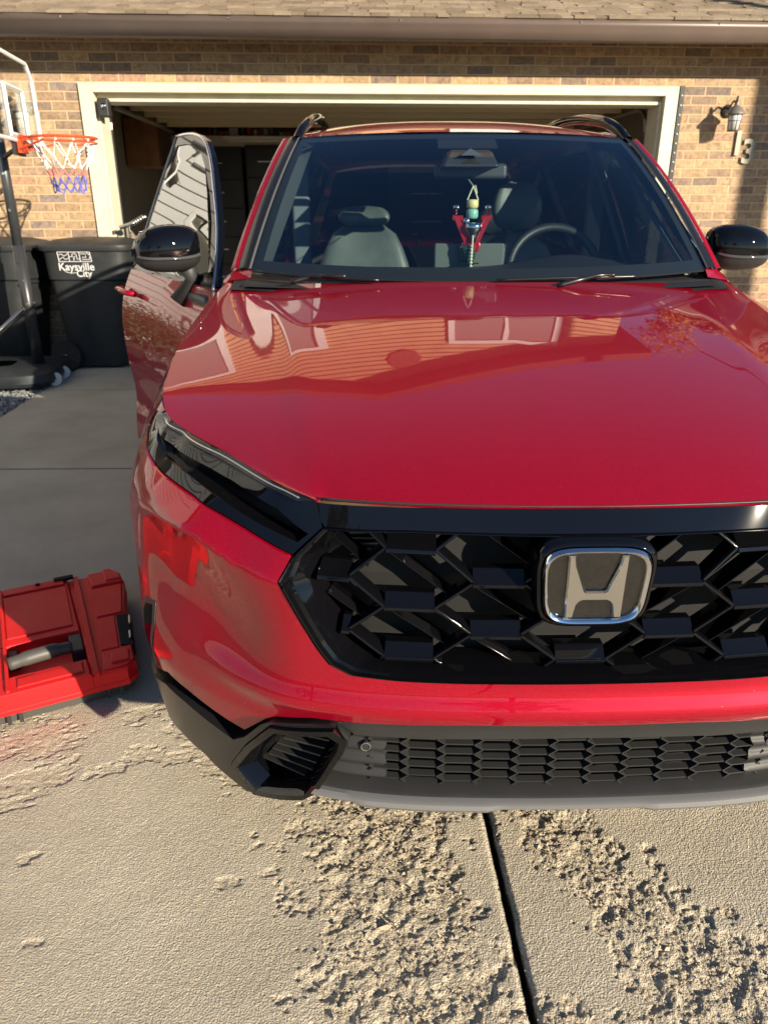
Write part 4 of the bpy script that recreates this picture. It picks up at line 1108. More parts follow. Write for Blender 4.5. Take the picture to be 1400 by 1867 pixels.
# --- lower front: black corner trim, fog bezels, lower grille, skid plate
BO = [(.5534, .4578), (.4277, .483), (.4021, .465), (.4091, .4355), (.4689, .3158), (.5006, .2881), (.6341, .2311), (.6893, .2888), (.6295, .3726)]
BI = [(.5279, .4341), (.455, .4466), (.441, .440), (.446, .425), (.4814, .3497), (.4975, .3231), (.6031, .2829), (.6325, .3032), (.585, .368)]
low_in = [(1.165, .36), (1.05, .358), (.985, .365), (.878, .402), (.802, .396), (.700, .374), (.665, .366), (.645, .380), (.628, .392), (.578, .447), (.5534, .464), (.47, .4845), (.4276, .489)]
corner = ccw(low_in + [(.4276, .483), (.5534, .4578), (.6295, .3726), (.6893, .2888), (.6341, .2311), (.662, .2205), (.757, .241), (.786, .256), (.88, .262), (1.0, .245), (1.165, .27)])
for rt in (False, True):
    panel('corner_trim', corner, M['pillar'], right=rt, off=lambda s, z: -.012 + .016 * ss(.0, .05, z - .36) * 0, step=.012, flange=.05)
    bz = ringloft(BO, BI, [(0, .05), (0, -.004), (.08, -.020), (.45, -.020), (.62, -.012), (.95, .012), (1, .05)], 'fog_bezel', M['gloss'], CAR, closed_sym=False, right=rt)
    panel('bezel_floor', ccw(BI), M['dgrey'], bz, right=rt, off=.045, step=.03, flange=0)
    sl_ = MB()
    for k in range(6):
        z = .425 - k * .021
        sg = clipseg((.44, z), (.64, z), ccw(BI))
        if sg:
            a, b = ((-sg[0][0], sg[0][1]), (-sg[1][0], sg[1][1])) if not rt else sg
            fin(sl_, a, b, [(0, -.002), (0, .002), (.032, .006), (.032, -.010)], .016)
    sl_.build('bezel_slat', M['dgrey'], bz)
def dband(s, z): return .006 - .004 * ss(.5, .465, z)
panel('lower_band', sym([(0, .499), (.198, .499), (.384, .490), (.43, .4855), (.4015, .4649), (.3973, .459), (0, .4655)])[::-1], M['dgrey'], off=.004, step=.012)
lowg = empty('lower_grille', (0, 0, 0)); lowg.parent = CAR
LG = ccw(sym([(0, .4655), (.3973, .459), (.4092, .4353), (.4575, .335), (0, .340)])[::-1])
ll = MB()
PB = [(0, -.0018), (0, .0010), (.013, .0032), (.015, -.001)]
PD = [(0, -.0012), (0, .0012), (.03, .002), (.03, -.002)]
du2, dz2, h2 = .068, .0222, .026
for c in range(-7, 8):
    uc = c * du2
    for r in range(0, 7):
        z0 = .338 + r * dz2 + (dz2 / 2 if c % 2 else 0)
        sg = clipseg((uc - h2, z0), (uc + h2, z0), LG)
        if sg and abs(uc) < .36: fin(ll, *sg, PB, .018)
        for sx in (-1, 1):
            for d in (1, -1):
                sg = clipseg((uc + sx * h2, z0), (uc + sx * du2 / 2, z0 + d * dz2 / 4), LG)
                if sg and abs(uc + sx * h2) < .37: fin(ll, *sg, PD, .016)
ll.build('lower_lattice', M['dgrey'], lowg)
for rt in (False, True):
    pl_ = [(.340, .458), (.397, .456), (.41, .435), (.4575, .337), (.353, .338), (.340, .36), (.349, .375), (.340, .39), (.349, .41), (.340, .43)]
    sp_ = panel('side_plate', ccw(pl_), M['plas'], lowg, right=rt, off=lambda s, z: .018 + .006 * math.sin(z * 190), step=.008, flange=.03)
    s0 = .378 if rt else -.378
    c = env(s0, .4266, .012)
    d = MB(); d.lathe([(.0, 0), (.009, 0), (.0095, .001), (.0095, .012)], 20, c, 'y')
    d.build('parking_sensor', M['dgrey'], sp_, smooth=False)
    d = MB(); d.tube([(c[0] + .0085 * math.cos(k * .314), c[1] - .001, c[2] + .0085 * math.sin(k * .314)) for k in range(20)], .0008, 5, closed=True)
    d.build('sensor_ring', M['silver'], sp_)
bk = MB()
V = []; n = 30
for z in (.33, .47):
    for i in range(n + 1): V.append(env(-.45 + .9 * i / n, z, .075))
bk.add(V, [(i, i + 1, n + 2 + i, n + 1 + i) for i in range(n)]); bk.build('grille_backing', M['black'], lowg)
# dark lip + silver skid plate lofted forward under the lower grille
def strip(name, rows, mat, n=70, s1=.47):
    V = []; F = []
    for z, off, sx in rows:
        for i in range(n + 1):
            s = (-1 + 2 * i / n) * s1 * sx
            zz = z(abs(s)) if callable(z) else z
            oo = off(abs(s)) if callable(off) else off
            V.append(env(s, zz, oo))
    for a in range(len(rows) - 1):
        for i in range(n): F.append((a * (n + 1) + i, (a + 1) * (n + 1) + i, (a + 1) * (n + 1) + i + 1, a * (n + 1) + i + 1))
    return autosmooth(mk(name, V, F, mat, CAR), 30)
strip('lip_shelf', [(.345, .03, .97), (.338, -.004, .98), (.334, -.010, .99), (.330, -.006, 1)], M['dgrey'])
nt_ = lambda s: .5 * (ss(.13, .15, s) - ss(.385, .40, s))
strip('skid_plate', [(.333, .004, 1), (.3325, lambda s: -.018 - .004 * nt_(s), 1), (.329, lambda s: -.024 - .005 * nt_(s), 1.01), (.320, lambda s: -.024 - .010 * nt_(s), 1.02), (lambda s: .313 - .006 * nt_(s), lambda s: -.018 - .010 * nt_(s), 1.03), (.296, .01, 1.04), (.27, .12, 1.0), (.25, .30, .9)], M['silver'])
# --- windshield, pillars, roof
def WS(uu, w, lift=0.):
    """uu -1..1 across, w 0..1 up"""
    ub, ut = .742, .617
    u = uu * (ub + (ut - ub) * w)
    vb, zb = 1.27 + .19 * uu * uu, 1.131 + .016 * uu * uu
    vt, zt = 2.0 + .08 * uu * uu, 1.587 - .012 * uu * uu
    b = .028 * 4 * w * (1 - w)
    return (u, vb + (vt - vb) * w - b * .5 - lift * .5, zb + (zt - zb) * w + b * .86 + lift * .86)
n = 36
V, F = grid([[WS(-1 + 2 * j / n, i / 24) for j in range(n + 1)] for i in range(25)])
mk('windshield', V, F, M['wsglass'], CAR, smooth=True)
# black ceramic border under the glass
fb = MB()
def wsstrip(u0, u1, w0, w1, nn=24, lift=-.006):
    G = [[WS(u0(i / nn) + (u1(i / nn) - u0(i / nn)) * j / 3, w0(i / nn, j / 3) if callable(w0) else w0 + (w1 - w0) * i / nn, lift) for j in range(4)] for i in range(nn + 1)]
    V, F = grid(G); fb.add(V, F)
wsstrip(lambda t: -1, lambda t: -.955, 0, 1); wsstrip(lambda t: .955, lambda t: 1, 0, 1)
G = [[WS(-1 + 2 * j / 40, w, -.006) for j in range(41)] for w in (0, .03, .065)]; fb.add(*grid(G))
G = [[WS(-1 + 2 * j / 40, w, -.006) for j in range(41)] for w in (.955, 1)]; fb.add(*grid(G))
G = [[WS(-.17 + .34 * j / 8, w, -.007) for j in range(9)] for w in (.86, .955)]; fb.add(*grid(G))
fb.build('glass_border', M['black'], CAR)
def sideG(v, z):
    t = z - 1.08
    return .845 - .44 * t - .04 * t * t - .035 * max(0, 2.5 - v) ** 2 * min(1, max(0, t / .2))
ROOFROWS = [(2.0, 1.590, .620, 1.575, .085), (2.12, 1.614, .612, 1.594, .07), (2.3, 1.645, .606, 1.612, .04), (2.55, 1.675, .602, 1.636, .02), (2.9, 1.688, .600, 1.648, 0), (3.4, 1.680, .598, 1.640, 0), (3.9, 1.645, .590, 1.600, 0), (4.3, 1.600, .575, 1.560, 0), (4.42, 1.575, .56, 1.54, 0)]
def roof():
    rows = []
    for v, z, w, ze, dv in ROOFROWS:
        rows.append([(w * f, v + dv * f * f, z + (ze - z) * f ** 2.6) for f in (0, .3, .6, .85, 1)])
    G = loft(rows, 6, 6)
    G = [[(-p[0], p[1], p[2]) for p in r[:0:-1]] + [tuple(p) for p in r] for r in G]
    V, F = grid(G); return mk('roof', V, F, M['red'], CAR, smooth=True)
roof()
for sg in (-1, 1):
    # A pillar: seal with painted left glint, wide black trim, thin red edge
    E_ = [Vector(WS(sg, w)) for w in np.linspace(0, 1, 25)]
    def pst(name, a, b, mat, bulge=0.):
        V = []; F = []
        for i, e in enumerate(E_):
            w = i / 24
            for f in (0, .33, .66, 1):
                k = a + (b - a) * f
                V.append((e.x + sg * k * .80, e.y + k * .62, e.z + (bulge * 4 * f * (1 - f)) + .004 - k * .10))
        for i in range(24):
            for j in range(3):
                q = (i * 4 + j, i * 4 + j + 1, (i + 1) * 4 + j + 1, (i + 1) * 4 + j); F.append(q if sg > 0 else q[::-1])
        return mk(name, V, F, mat, CAR, smooth=True)
    pst('glass_seal', -.004, .008, M['silver'] if sg < 0 else M['plas'], .002)  # silver on the left seal paints in the glint along the glass edge
    pst('pillar_trim', .008, .058, M['pillar'], .007)
    pst('pillar', .060, .092, M['red'], .006)
    # roof side rail of the body, door frames top
    V = []; F = []
    P = [Vector((r[2] * sg, r[0] + r[4], r[3])) for r in ROOFROWS]
    P = [Vector(p) for p in cr(P, 6)]
    for p in P:
        V += [tuple(p), (p.x + sg * .022, p.y, p.z - .012), (p.x + sg * .040, p.y, p.z - .040)]
    for i in range(len(P) - 1):
        for j in range(2):
            q = (i * 3 + j, i * 3 + j + 1, (i + 1) * 3 + j + 1, (i + 1) * 3 + j); F.append(q if sg > 0 else q[::-1])
    mk('roof_side', V, F, M['red'], CAR, smooth=True)
    # roof rail
    rl = cr([(sg * .628, 2.07, 1.570), (sg * .610, 2.15, 1.610), (sg * .592, 2.24, 1.640), (sg * .580, 2.36, 1.660), (sg * .572, 2.7, 1.694), (sg * .568, 3.2, 1.700), (sg * .566, 3.7, 1.675), (sg * .564, 3.95, 1.650), (sg * .563, 4.08, 1.615)], 8)
    b = MB(); V = []; F = []; n = 10
    for i, p in enumerate(rl):
        t = i / (len(rl) - 1); hgt = .012 + .009 * (ss(.0, .12, t) - ss(.85, 1, t)); wd = .017
        for k in range(n):
            a = 2 * math.pi * k / n; V.append((p[0] + wd * math.cos(a), p[1], p[2] + hgt * math.sin(a)))
    for i in range(len(rl) - 1):
        for k in range(n): F.append((i * n + k, i * n + (k + 1) % n, (i + 1) * n + (k + 1) % n, (i + 1) * n + k))
    b.add(V, F); b.build('roof_rail', M['gloss'], CAR, smooth=True)
    # rear side glass and pillars
    def gmap(sgn):
        return lambda v, z, e=0.: (sgn * (sideG(v, z) - e), abs(v), z)
    mp = lambda v, z, e=0.: ((sideG(abs(v), z) - e) * (1 if v > 0 else -1), abs(v), z)
    gl = ccw([(2.62, 1.09), (2.60, 1.50), (2.62, 1.545), (3.0, 1.555), (3.45, 1.53), (3.47, 1.09)])
    panel('rear_window', gl, M['sideglass'], mapf=mp, right=sg > 0, step=.08, flange=0)
    gl2 = ccw([(3.55, 1.10), (3.53, 1.52), (3.9, 1.44), (4.12, 1.30), (4.16, 1.14)])
    panel('quarter_window', gl2, M['sideglass'], mapf=mp, right=sg > 0, step=.08, flange=0)
    pil = ccw([(2.54, 1.085), (2.53, 1.52), (2.53, 1.56), (4.35, 1.55), (4.62, 1.11)])
    panel('side_frame', pil, M['pillar'], mapf=mp, right=sg > 0, step=.06, holes=[gl, gl2], off=.002, flange=.03)
# rear glass and hatch
V, F = grid([[(uu * (.72 - .15 * w), 4.60 - .2 * w - .06 * uu * uu + .06, 1.10 + .44 * w) for uu in np.linspace(1, -1, 13)] for w in np.linspace(0, 1, 7)])
mk('rear_glass', V, F, M['sideglass'], CAR, smooth=True)
fl = MB(); fl.box(-.80, .80, 1.3, 4.5, .30, .33); fl.box(-.80, -.70, 1.35, 1.45, .33, 1.05); fl.box(.70, .80, 1.35, 1.45, .33, 1.05)
fl.box(-.84, -.76, 2.50, 2.60, .33, 1.08); fl.box(.76, .84, 2.50, 2.60, .33, 1.08); fl.box(-.75, .75, 4.35, 4.40, .33, 1.08); fl.box(-.55, .55, 2.3, 4.2, 1.600, 1.606)
fl.build('cabin_floor', M['liner'], CAR)
# wheels
for sg in (-1, 1):
    for v in (.93, 3.64):
        w = empty('wheel', (sg * .80, v, .345)); w.parent = CAR
        prof = [(.22, -.10), (.30, -.112), (.335, -.10), (.345, -.07), (.345, .07), (.335, .10), (.30, .112), (.22, .10)]
        t = MB(); t.lathe(prof, 48, (0, 0, 0), 'x'); autosmooth(t.build('tyre', M['rubber'], w), 40)
        r_ = MB()
        for k in range(5):
            for d in (-.14, .14):
                a = 2 * math.pi * k / 5 + d
                r_.tube([(sg * .07, .04 * math.cos(a), .04 * math.sin(a)), (sg * .09, .21 * math.cos(a), .21 * math.sin(a))], [.03, .018], 6)
        r_.lathe([(.0, sg * .09), (.055, sg * .085), (.06, sg * .04)], 20, (0, 0, 0), 'x')
        r_.lathe([(.225, sg * -.09), (.225, sg * .10), (.213, sg * .10), (.205, sg * -.09)], 40, (0, 0, 0), 'x')
        r_.build('rim', M['gloss'], w)
for sg in (-1, 1):
    q0 = (sg * .735, 1.46, 1.150); q1 = (sg * .80, 1.515, 1.142); q2 = (sg * .842, 1.545, 1.122); q3 = env(sg * 2.104, 1.094); q4 = env(sg * 2.06, 1.086); q5 = (sg * .822, 1.485, 1.112); q6 = (sg * .74, 1.44, 1.125)
    q7 = (sg * .80, 1.60, 1.19); q8 = (sg * .845, 1.60, 1.09)
    b = MB(); b.add([q0, q1, q2, q3, q4, q5, q6, q7, q8], [(0, 1, 2, 5, 6), (2, 3, 4, 5), (1, 7, 8, 2), (2, 8, 3)]); b.build('pillar_base', M['red'], CAR)
# wipers
for (P, nm) in (([(-.72, 1.425, 1.147), (-.60, 1.350, 1.141), (-.45, 1.295, 1.137), (-.33, 1.268, 1.133)], 'wiper'), ([(.02, 1.250, 1.134), (.20, 1.255, 1.139), (.36, 1.270, 1.141), (.46, 1.288, 1.141)], 'wiper')):
    wr_ = MB(); wr_.tube(cr(P, 5), .0045, 6)
    o = wr_.build(nm, M['pillar'], CAR, smooth=True)
    q = MB(); q.tube(cr([(P[1][0], P[1][1] - .03, P[1][2] - .018), (P[1][0] + .07, P[1][1] - .02, P[1][2] - .002), (P[2][0] - .02, P[2][1] - .004, P[2][2] + .006), (P[2][0] + .02, P[2][1] - .002, P[2][2] + .006)], 5), [.008] * 6 + [.006] * 10, 8)
    q.build('wiper_arm', M['pillar'], o, smooth=True)
V, F = grid([[(uu * .80, v + .19 * uu * uu, z) for uu in np.linspace(-1, 1, 25)] for v, z in ((1.20, 1.095), (1.24, 1.10), (1.30, 1.118))])
mk('cowl', V, F, M['plas'], CAR)

# --- doors
def door(sg):
    hv, hu = 1.455, .90
    org = (sg * hu, hv, 0)
    d = empty('front_door', (sg * hu, hv, 0), R(30.5) if sg < 0 else 0); d.parent = CAR
    if sg < 0: d['label'] = 'front passenger door swung open, window up'
    rt = sg > 0
    panel('door_skin', ccw([(2.105, .33), (2.105, 1.083), (3.118, 1.083), (3.118, .33)]), M['red'], d, right=rt, step=.03, org=org, flange=.06)
    b = MB(); b.box(-sg * .02, -sg * .095, .05, 1.0, .36, 1.06); b.build('inner_panel', M['leather'], d, bev=.02)
    mp = lambda v, z, e=0.: ((sideG(abs(v), z) - e) * (1 if v > 0 else -1), abs(v), z)
    outer = [(1.50, 1.078), (1.56, 1.135), (1.70, 1.262), (1.86, 1.400), (2.0, 1.508), (2.12, 1.572), (2.25, 1.602), (2.36, 1.611), (2.505, 1.612), (2.512, 1.37), (2.52, 1.078)]
    inner = [(1.60, 1.095), (1.64, 1.145), (1.75, 1.245), (1.89, 1.376), (2.02, 1.474), (2.13, 1.532), (2.25, 1.563), (2.35, 1.572), (2.455, 1.573), (2.460, 1.37), (2.465, 1.095)]
    wf = panel('window_frame', ccw(outer), M['gloss'], d, mapf=mp, right=rt, step=.02, holes=[ccw(inner)], org=org, flange=.025)
    b = MB(); P = [Vector(mp(sg * v, z, -.002)) - Vector(org) for v, z in outer[:9]]; b.tube([tuple(p) for p in cr(P, 4)], .006, 6); b.build('frame_edge', M['chrome'], wf, smooth=True)
    b = MB(); P = [Vector(mp(sg * v, z, .012)) - Vector(org) for v, z in ((2.512, 1.606), (2.520, 1.37), (2.528, 1.09))]; b.tube([tuple(p) for p in cr(P, 4)], .017, 6); b.build('weather_strip', prin('grey_rubber', (.22, .22, .21), .6), wf, smooth=True)
    panel('window', ccw(inner), M['doorglass'], d, mapf=lambda v, z, e=0.: ((sideG(abs(v), z) - .004 + .012 * math.sin(math.pi * min(max((z - 1.08) / .45, 0), 1)) - e) * (1 if v > 0 else -1), abs(v), z), right=rt, step=.025, org=org, flange=0)
    b = MB(); b.tube([(sg * .02, .80, 1.00), (sg * .05, .83, 1.005), (sg * .052, .96, 1.008), (sg * .02, 1.0, 1.008)], .012, 8); b.build('handle', M['red'], d, smooth=True)
    # mirror
    mr = MB()
    hull = [(.0, 0), (.3, 0), ]
    C = Vector((sg * .03, .225, 1.205)) if sg < 0 else Vector((.035, .25, 1.203))
    rows = []
    # cross sections from inner end to outer end: (u, v half depth front, z centre, half height, sag)
    secs = [(-.100, .018, .004, .026), (-.092, .055, .004, .055), (-.065, .078, .002, .070), (-.02, .088, .0, .077), (.035, .086, -.002, .074), (.080, .070, -.006, .062), (.105, .046, -.010, .044), (.117, .012, -.014, .016)]
    secs = [tuple(x) for x in cr(secs, 4)]
    V = []; F = []; n = 28
    for (x, dp, zc, hh) in secs:
        for k in range(n):
            a = 2 * math.pi * k / n; c, s_ = math.cos(a), math.sin(a)
            y = -abs(c) ** .75 * dp if c > 0 else abs(c) ** .5 * .035
            zz = zc + (abs(s_) ** .85) * (hh if s_ > 0 else -hh * .95)
            V.append((C.x + sg * x, C.y + y, C.z + zz))
    for i in range(len(secs) - 1):
        for k in range(n):
            q = (i * n + k, i * n + (k + 1) % n, (i + 1) * n + (k + 1) % n, (i + 1) * n + k); F.append(q if sg > 0 else q[::-1])
    F += [tuple(range(n)), tuple((len(secs) - 1) * n + k for k in range(n))]
    mr.add(V, F); mo = mr.build('door_mirror', M['gloss'], d, smooth=True)
    low = MB(); V2 = []
    for (x, dp, zc, hh) in secs:
        for k in range(11):
            a = -math.pi / 2 + (k / 10 - .5) * 2.2
            c, s_ = math.cos(a), math.sin(a)
            t = k / 10
            ang = -1.45 + 1.05 * t
            y = -abs(math.cos(ang)) ** .75 * (dp + .003); zz = zc - abs(math.sin(ang)) ** .85 * (hh * .95 + .003)
            V2.append((C.x + sg * x, C.y + y, C.z + zz))
    F2 = []
    for i in range(len(secs) - 1):
        for k in range(10):
            q = (i * 11 + k, i * 11 + k + 1, (i + 1) * 11 + k + 1, (i + 1) * 11 + k); F2.append(q)
    low.add(V2, F2); low.build('mirror_base', M['plas'], d, smooth=True)
    tl = MB(); P = []
    for (x, dp, zc, hh) in secs[5:27]:
        ang = -.30; P.append((C.x + sg * x, C.y - abs(math.cos(ang)) ** .75 * (dp + .002), C.z + zc - abs(math.sin(ang)) ** .85 * hh))
    tl.tube(P, .006, 6); tl.build('turn_signal', prin('signal_lens', (.06, .06, .06), .08), d, smooth=True)
    gm_ = MB(); gm_.box(C.x - .085, C.x + .085, C.y + .034, C.y + .037, C.z - .055, C.z + .055); gm_.build('mirror_glass', M['chrome'], d, bev=.001)
    st_ = MB(); st_.tube([(C.x - sg * .05, C.y + .01, C.z - .05), (C.x - sg * .085, C.y + .03, C.z - .11), (-sg * .0, C.y + .05, 1.02)], [.035, .028, .035], 10); st_.build('mirror_stalk', M['plas'], d, smooth=True)
door(-1); door(1)

# --- cabin
def seat(name, u, v, hz, hw, hh, back):
    o = empty(name, (u, v, .33)); o.parent = CAR
    b = MB(); P = []
    # backrest: lofted cushion
    def cush(w0, w1, z0, z1, t, y0, y1):
        G = []
        for i in range(13):
            f = i / 12; w = w0 + (w1 - w0) * f; z = z0 + (z1 - z0) * f; y = y0 + (y1 - y0) * f
            e = math.sin(math.pi * min(1, max(0, f * 1.0))) ** .25 if 0 < f < 1 else .3
            r = []
            for k in range(24):
                a = 2 * math.pi * k / 24; c, s_ = math.cos(a), math.sin(a)
                r.append((w * e * abs(c) ** .5 * (1 if c > 0 else -1), y + t * e * abs(s_) ** .6 * (1 if s_ > 0 else -1) + (.03 * (1 - abs(c)) if s_ < 0 else 0), z))
            G.append(r + [r[0]])
        V, F = grid(G); F += [tuple(range(24))[::-1], tuple(12 * 25 + k for k in range(24))]
        return V, F
    b.add(*cush(.27, .19, .25, back, .07, 0, .12)); b.build('backrest', M['leather'], o, smooth=True)
    b = MB(); b.add(*cush(hw * 1.0, hw * .9, hz - hh, hz + hh, .05, .10, .12)); b.build('headrest', M['leather'], o, smooth=True)
    b = MB()
    for x in (-.05, .05): b.tube([(x, .12, back - .06), (x, .12, hz - hh + .02)], .007, 8)
    b.build('headrest_post', M['chrome'], o, smooth=True)
    b = MB(); b.box(-.26, .26, -.50, .0, .12, .27, top=.03); b.build('cushion', M['leather'], o, bev=.04)
seat('passenger_seat', -.378, 2.32, .965, .118, .042, .95)
seat('driver_seat', .285, 2.30, 1.005, .112, .10, .90)
for u in (-.36, .36): seat('rear_seat', u, 3.25, .93, .12, .07, .86)
# dashboard
V, F = grid([[(uu * .76, v + .16 * uu * uu, z + (.035 * math.exp(-((uu * .76 - .36) / .2) ** 2) * hood_)) for uu in np.linspace(-1, 1, 49)] for v, z, hood_ in ((1.22, 1.105, 0), (1.36, 1.120, 0), (1.52, 1.135, .2), (1.66, 1.140, .9), (1.76, 1.132, 1.2), (1.80, 1.10, 1), (1.82, .9, 0), (1.84, .6, 0))])
mk('dashboard', V, F, M['dash'], CAR, smooth=True)
b = MB(); b.box(-.125, .125, 1.745, 1.765, 1.085, 1.215); b.build('screen_back', prin('screen_back', (.10, .115, .10), .35), CAR, bev=.006)
b = MB(); Cw = Vector((.345, 1.90, 1.105)); th = R(24)
P = [(Cw.x + .172 * math.cos(a), Cw.y + .172 * math.sin(a) * math.sin(th), Cw.z + .172 * math.sin(a) * math.cos(th)) for a in [2 * math.pi * k / 40 for k in range(40)]]
b.tube(P, .017, 10, closed=True)
sw = b.build('steering_wheel', prin('wheel_leather', (.014, .016, .015), .5), CAR, smooth=True)
b = MB(); b.tube([P[1], tuple(Cw), P[19]], .018, 8); b.tube([tuple(Cw), P[30]], .018, 8); b.lathe([(0, -.03), (.05, -.025), (.06, .0), (.05, .02)], 20, tuple(Cw), 'y'); b.build('wheel_spoke', M['dash'], sw, smooth=True)
# inner mirror and camera housing
b = MB(); V, F = [], []
b.box(-.118, .152, 1.925, 1.955, 1.428, 1.482); im = b.build('inner_mirror', prin('mirror_back', (.05, .055, .055), .4), CAR, bev=.016)
b = MB(); b.box(-.105, .105, 1.80, 1.95, 1.462, 1.52, top=.03); b.build('camera_housing', M['dgrey'], CAR, bev=.012)
b = MB(); b.add([(-.04, 1.79, 1.500), (.04, 1.79, 1.500), (.0, 1.835, 1.525)], [(0, 1, 2)]); b.build('camera_window', prin('camera_window', (.05, .07, .09), .2), CAR)
for sg in (-1, 1):   # inner faces of the pillars, belts
    b = MB(); b.add(*grid([[(sg * (.70 - .13 * w + .05 * j), 1.50 + .62 * w + .06 * j, 1.12 + .44 * w - .01) for j in (0, 1)] for w in np.linspace(0, 1, 8)])); b.build('pillar_lining', prin('pillar_lining', (.16, .19, .19), .7), CAR)
    b = MB(); b.box(sg * .66 - .04, sg * .66 + .04, 2.52, 2.56, 1.05, 1.56); b.build('belt_pillar', prin('belt_pillar', (.13, .15, .16), .7), CAR, bev=.015)

# --- ornament hanging from the inner mirror
def ornament():
    c, s_ = math.cos(R(1.2)), math.sin(R(1.2))
    wx, wy_ = .342 + .0 * c - 1.715 * s_, 1.06 + 1.715 * c
    o = empty('hanging_ornament', (wx, wy_, 0), 0, 'red and chrome gadget ornament on beads hanging from the inner mirror', 'ornament')
    o.scale = (1.12, 1.05, 1.02); o.location.z = -.035
    b = MB(); b.tube([(0, .16, 1.432), (0, .0, 1.408)], .002, 5); b.tube([(0, 0, 1.408), (-.017, 0, 1.364)], .0018, 5); b.tube([(0, 0, 1.408), (.017, 0, 1.364)], .0018, 5); b.tube([(.008, .02, 1.41), (.012, 0, 1.385)], .002, 5)
    b.tube([(.002, -.03, 1.28), (.001, -.04, 1.24), (-.001, -.035, 1.165), (-.002, -.03, 1.145)], .0022, 5)
    for k_ in range(7): b.lathe([(0, 1.150 + k_ * .011), (.0045, 1.153 + k_ * .011), (.0045, 1.156 + k_ * .011), (0, 1.159 + k_ * .011)], 8, (-.001, -.036, 0))
    b.build('cord', prin('cord', (.75, .72, .5), .7), o)
    b = MB(); b.lathe([(.0, 1.338), (.015, 1.339), (.018, 1.345), (.018, 1.36), (.015, 1.366), (0, 1.367)], 20, (0, 0, 0)); b.build('bead', prin('cream_bead', (.72, .62, .28), .4), o, smooth=True)
    b = MB(); b.lathe([(.0, 1.305), (.015, 1.306), (.0185, 1.312), (.0185, 1.33), (.015, 1.337), (0, 1.338)], 20, (0, 0, 0)); b.build('bead', prin('mint_bead', (.22, .48, .38), .4), o, smooth=True)
    rm = prin('anodised_red', (.40, .004, .008), .22, metal=.3, coat=1)
    b = MB()
    for sg in (-1, 1):
        V = [(sg * .060, 0, 1.318), (sg * .040, 0, 1.312), (sg * .012, -.01, 1.262), (sg * .012, -.01, 1.222), (sg * .022, -.01, 1.225)]
        b.add([(x, y - .012, z) for x, y, z in V] + [(x, y + .012, z) for x, y, z in V], [(0, 1, 2, 3, 4), (9, 8, 7, 6, 5), (0, 5, 6, 1), (1, 6, 7, 2), (2, 7, 8, 3), (3, 8, 9, 4), (4, 9, 5, 0)])
        b.box(sg * .045 - .016, sg * .045 + .016, -.012, .012, 1.302, 1.316)
    b.tube([(.024 * math.cos(k * .393), -.012, 1.222 + .014 * math.sin(k * .393)) for k in range(16)], .006, 8, closed=True)
    b.lathe([(.0, 1.198), (.024, 1.199), (.027, 1.206), (.027, 1.228), (.022, 1.236), (.018, 1.255), (0, 1.256)], 22, (0, .004, 0))
    b.build('bracket', rm, o)
    b = MB()
    for sg in (-1, 1): b.lathe([(.0, 1.315), (.003, 1.315), (.003, 1.335), (.010, 1.337), (.011, 1.344), (.006, 1.350), (0, 1.350)], 14, (sg * .049, 0, 0))
    b.build('stud', M['chrome'], o, smooth=True)
    b = MB(); b.lathe([(.0, 1.232), (.012, 1.233), (.014, 1.25), (.020, 1.262), (.026, 1.272), (.027, 1.286), (.022, 1.293), (0, 1.295)], 28, (.003, -.022, 0)); b.lathe([(0, 1.285), (.011, 1.287), (.012, 1.302), (.007, 1.31), (0, 1.311)], 16, (-.018, -.01, 0))
    b.build('cap', M['chrome'], o, smooth=True)
    b = MB(); b.lathe([(.0, 1.165), (.020, 1.166), (.024, 1.175), (.026, 1.195), (.030, 1.21), (.028, 1.222), (0, 1.224)], 24, (-.008, .002, 0)); b.build('canister', prin('dark_green_glass', (.03, .06, .05), .1, coat=1), o, smooth=True)
    b = MB(); b.box(-.034, .026, -.014, .018, 1.160, 1.164); b.build('base_plate', M['chrome'], o)
ornament()

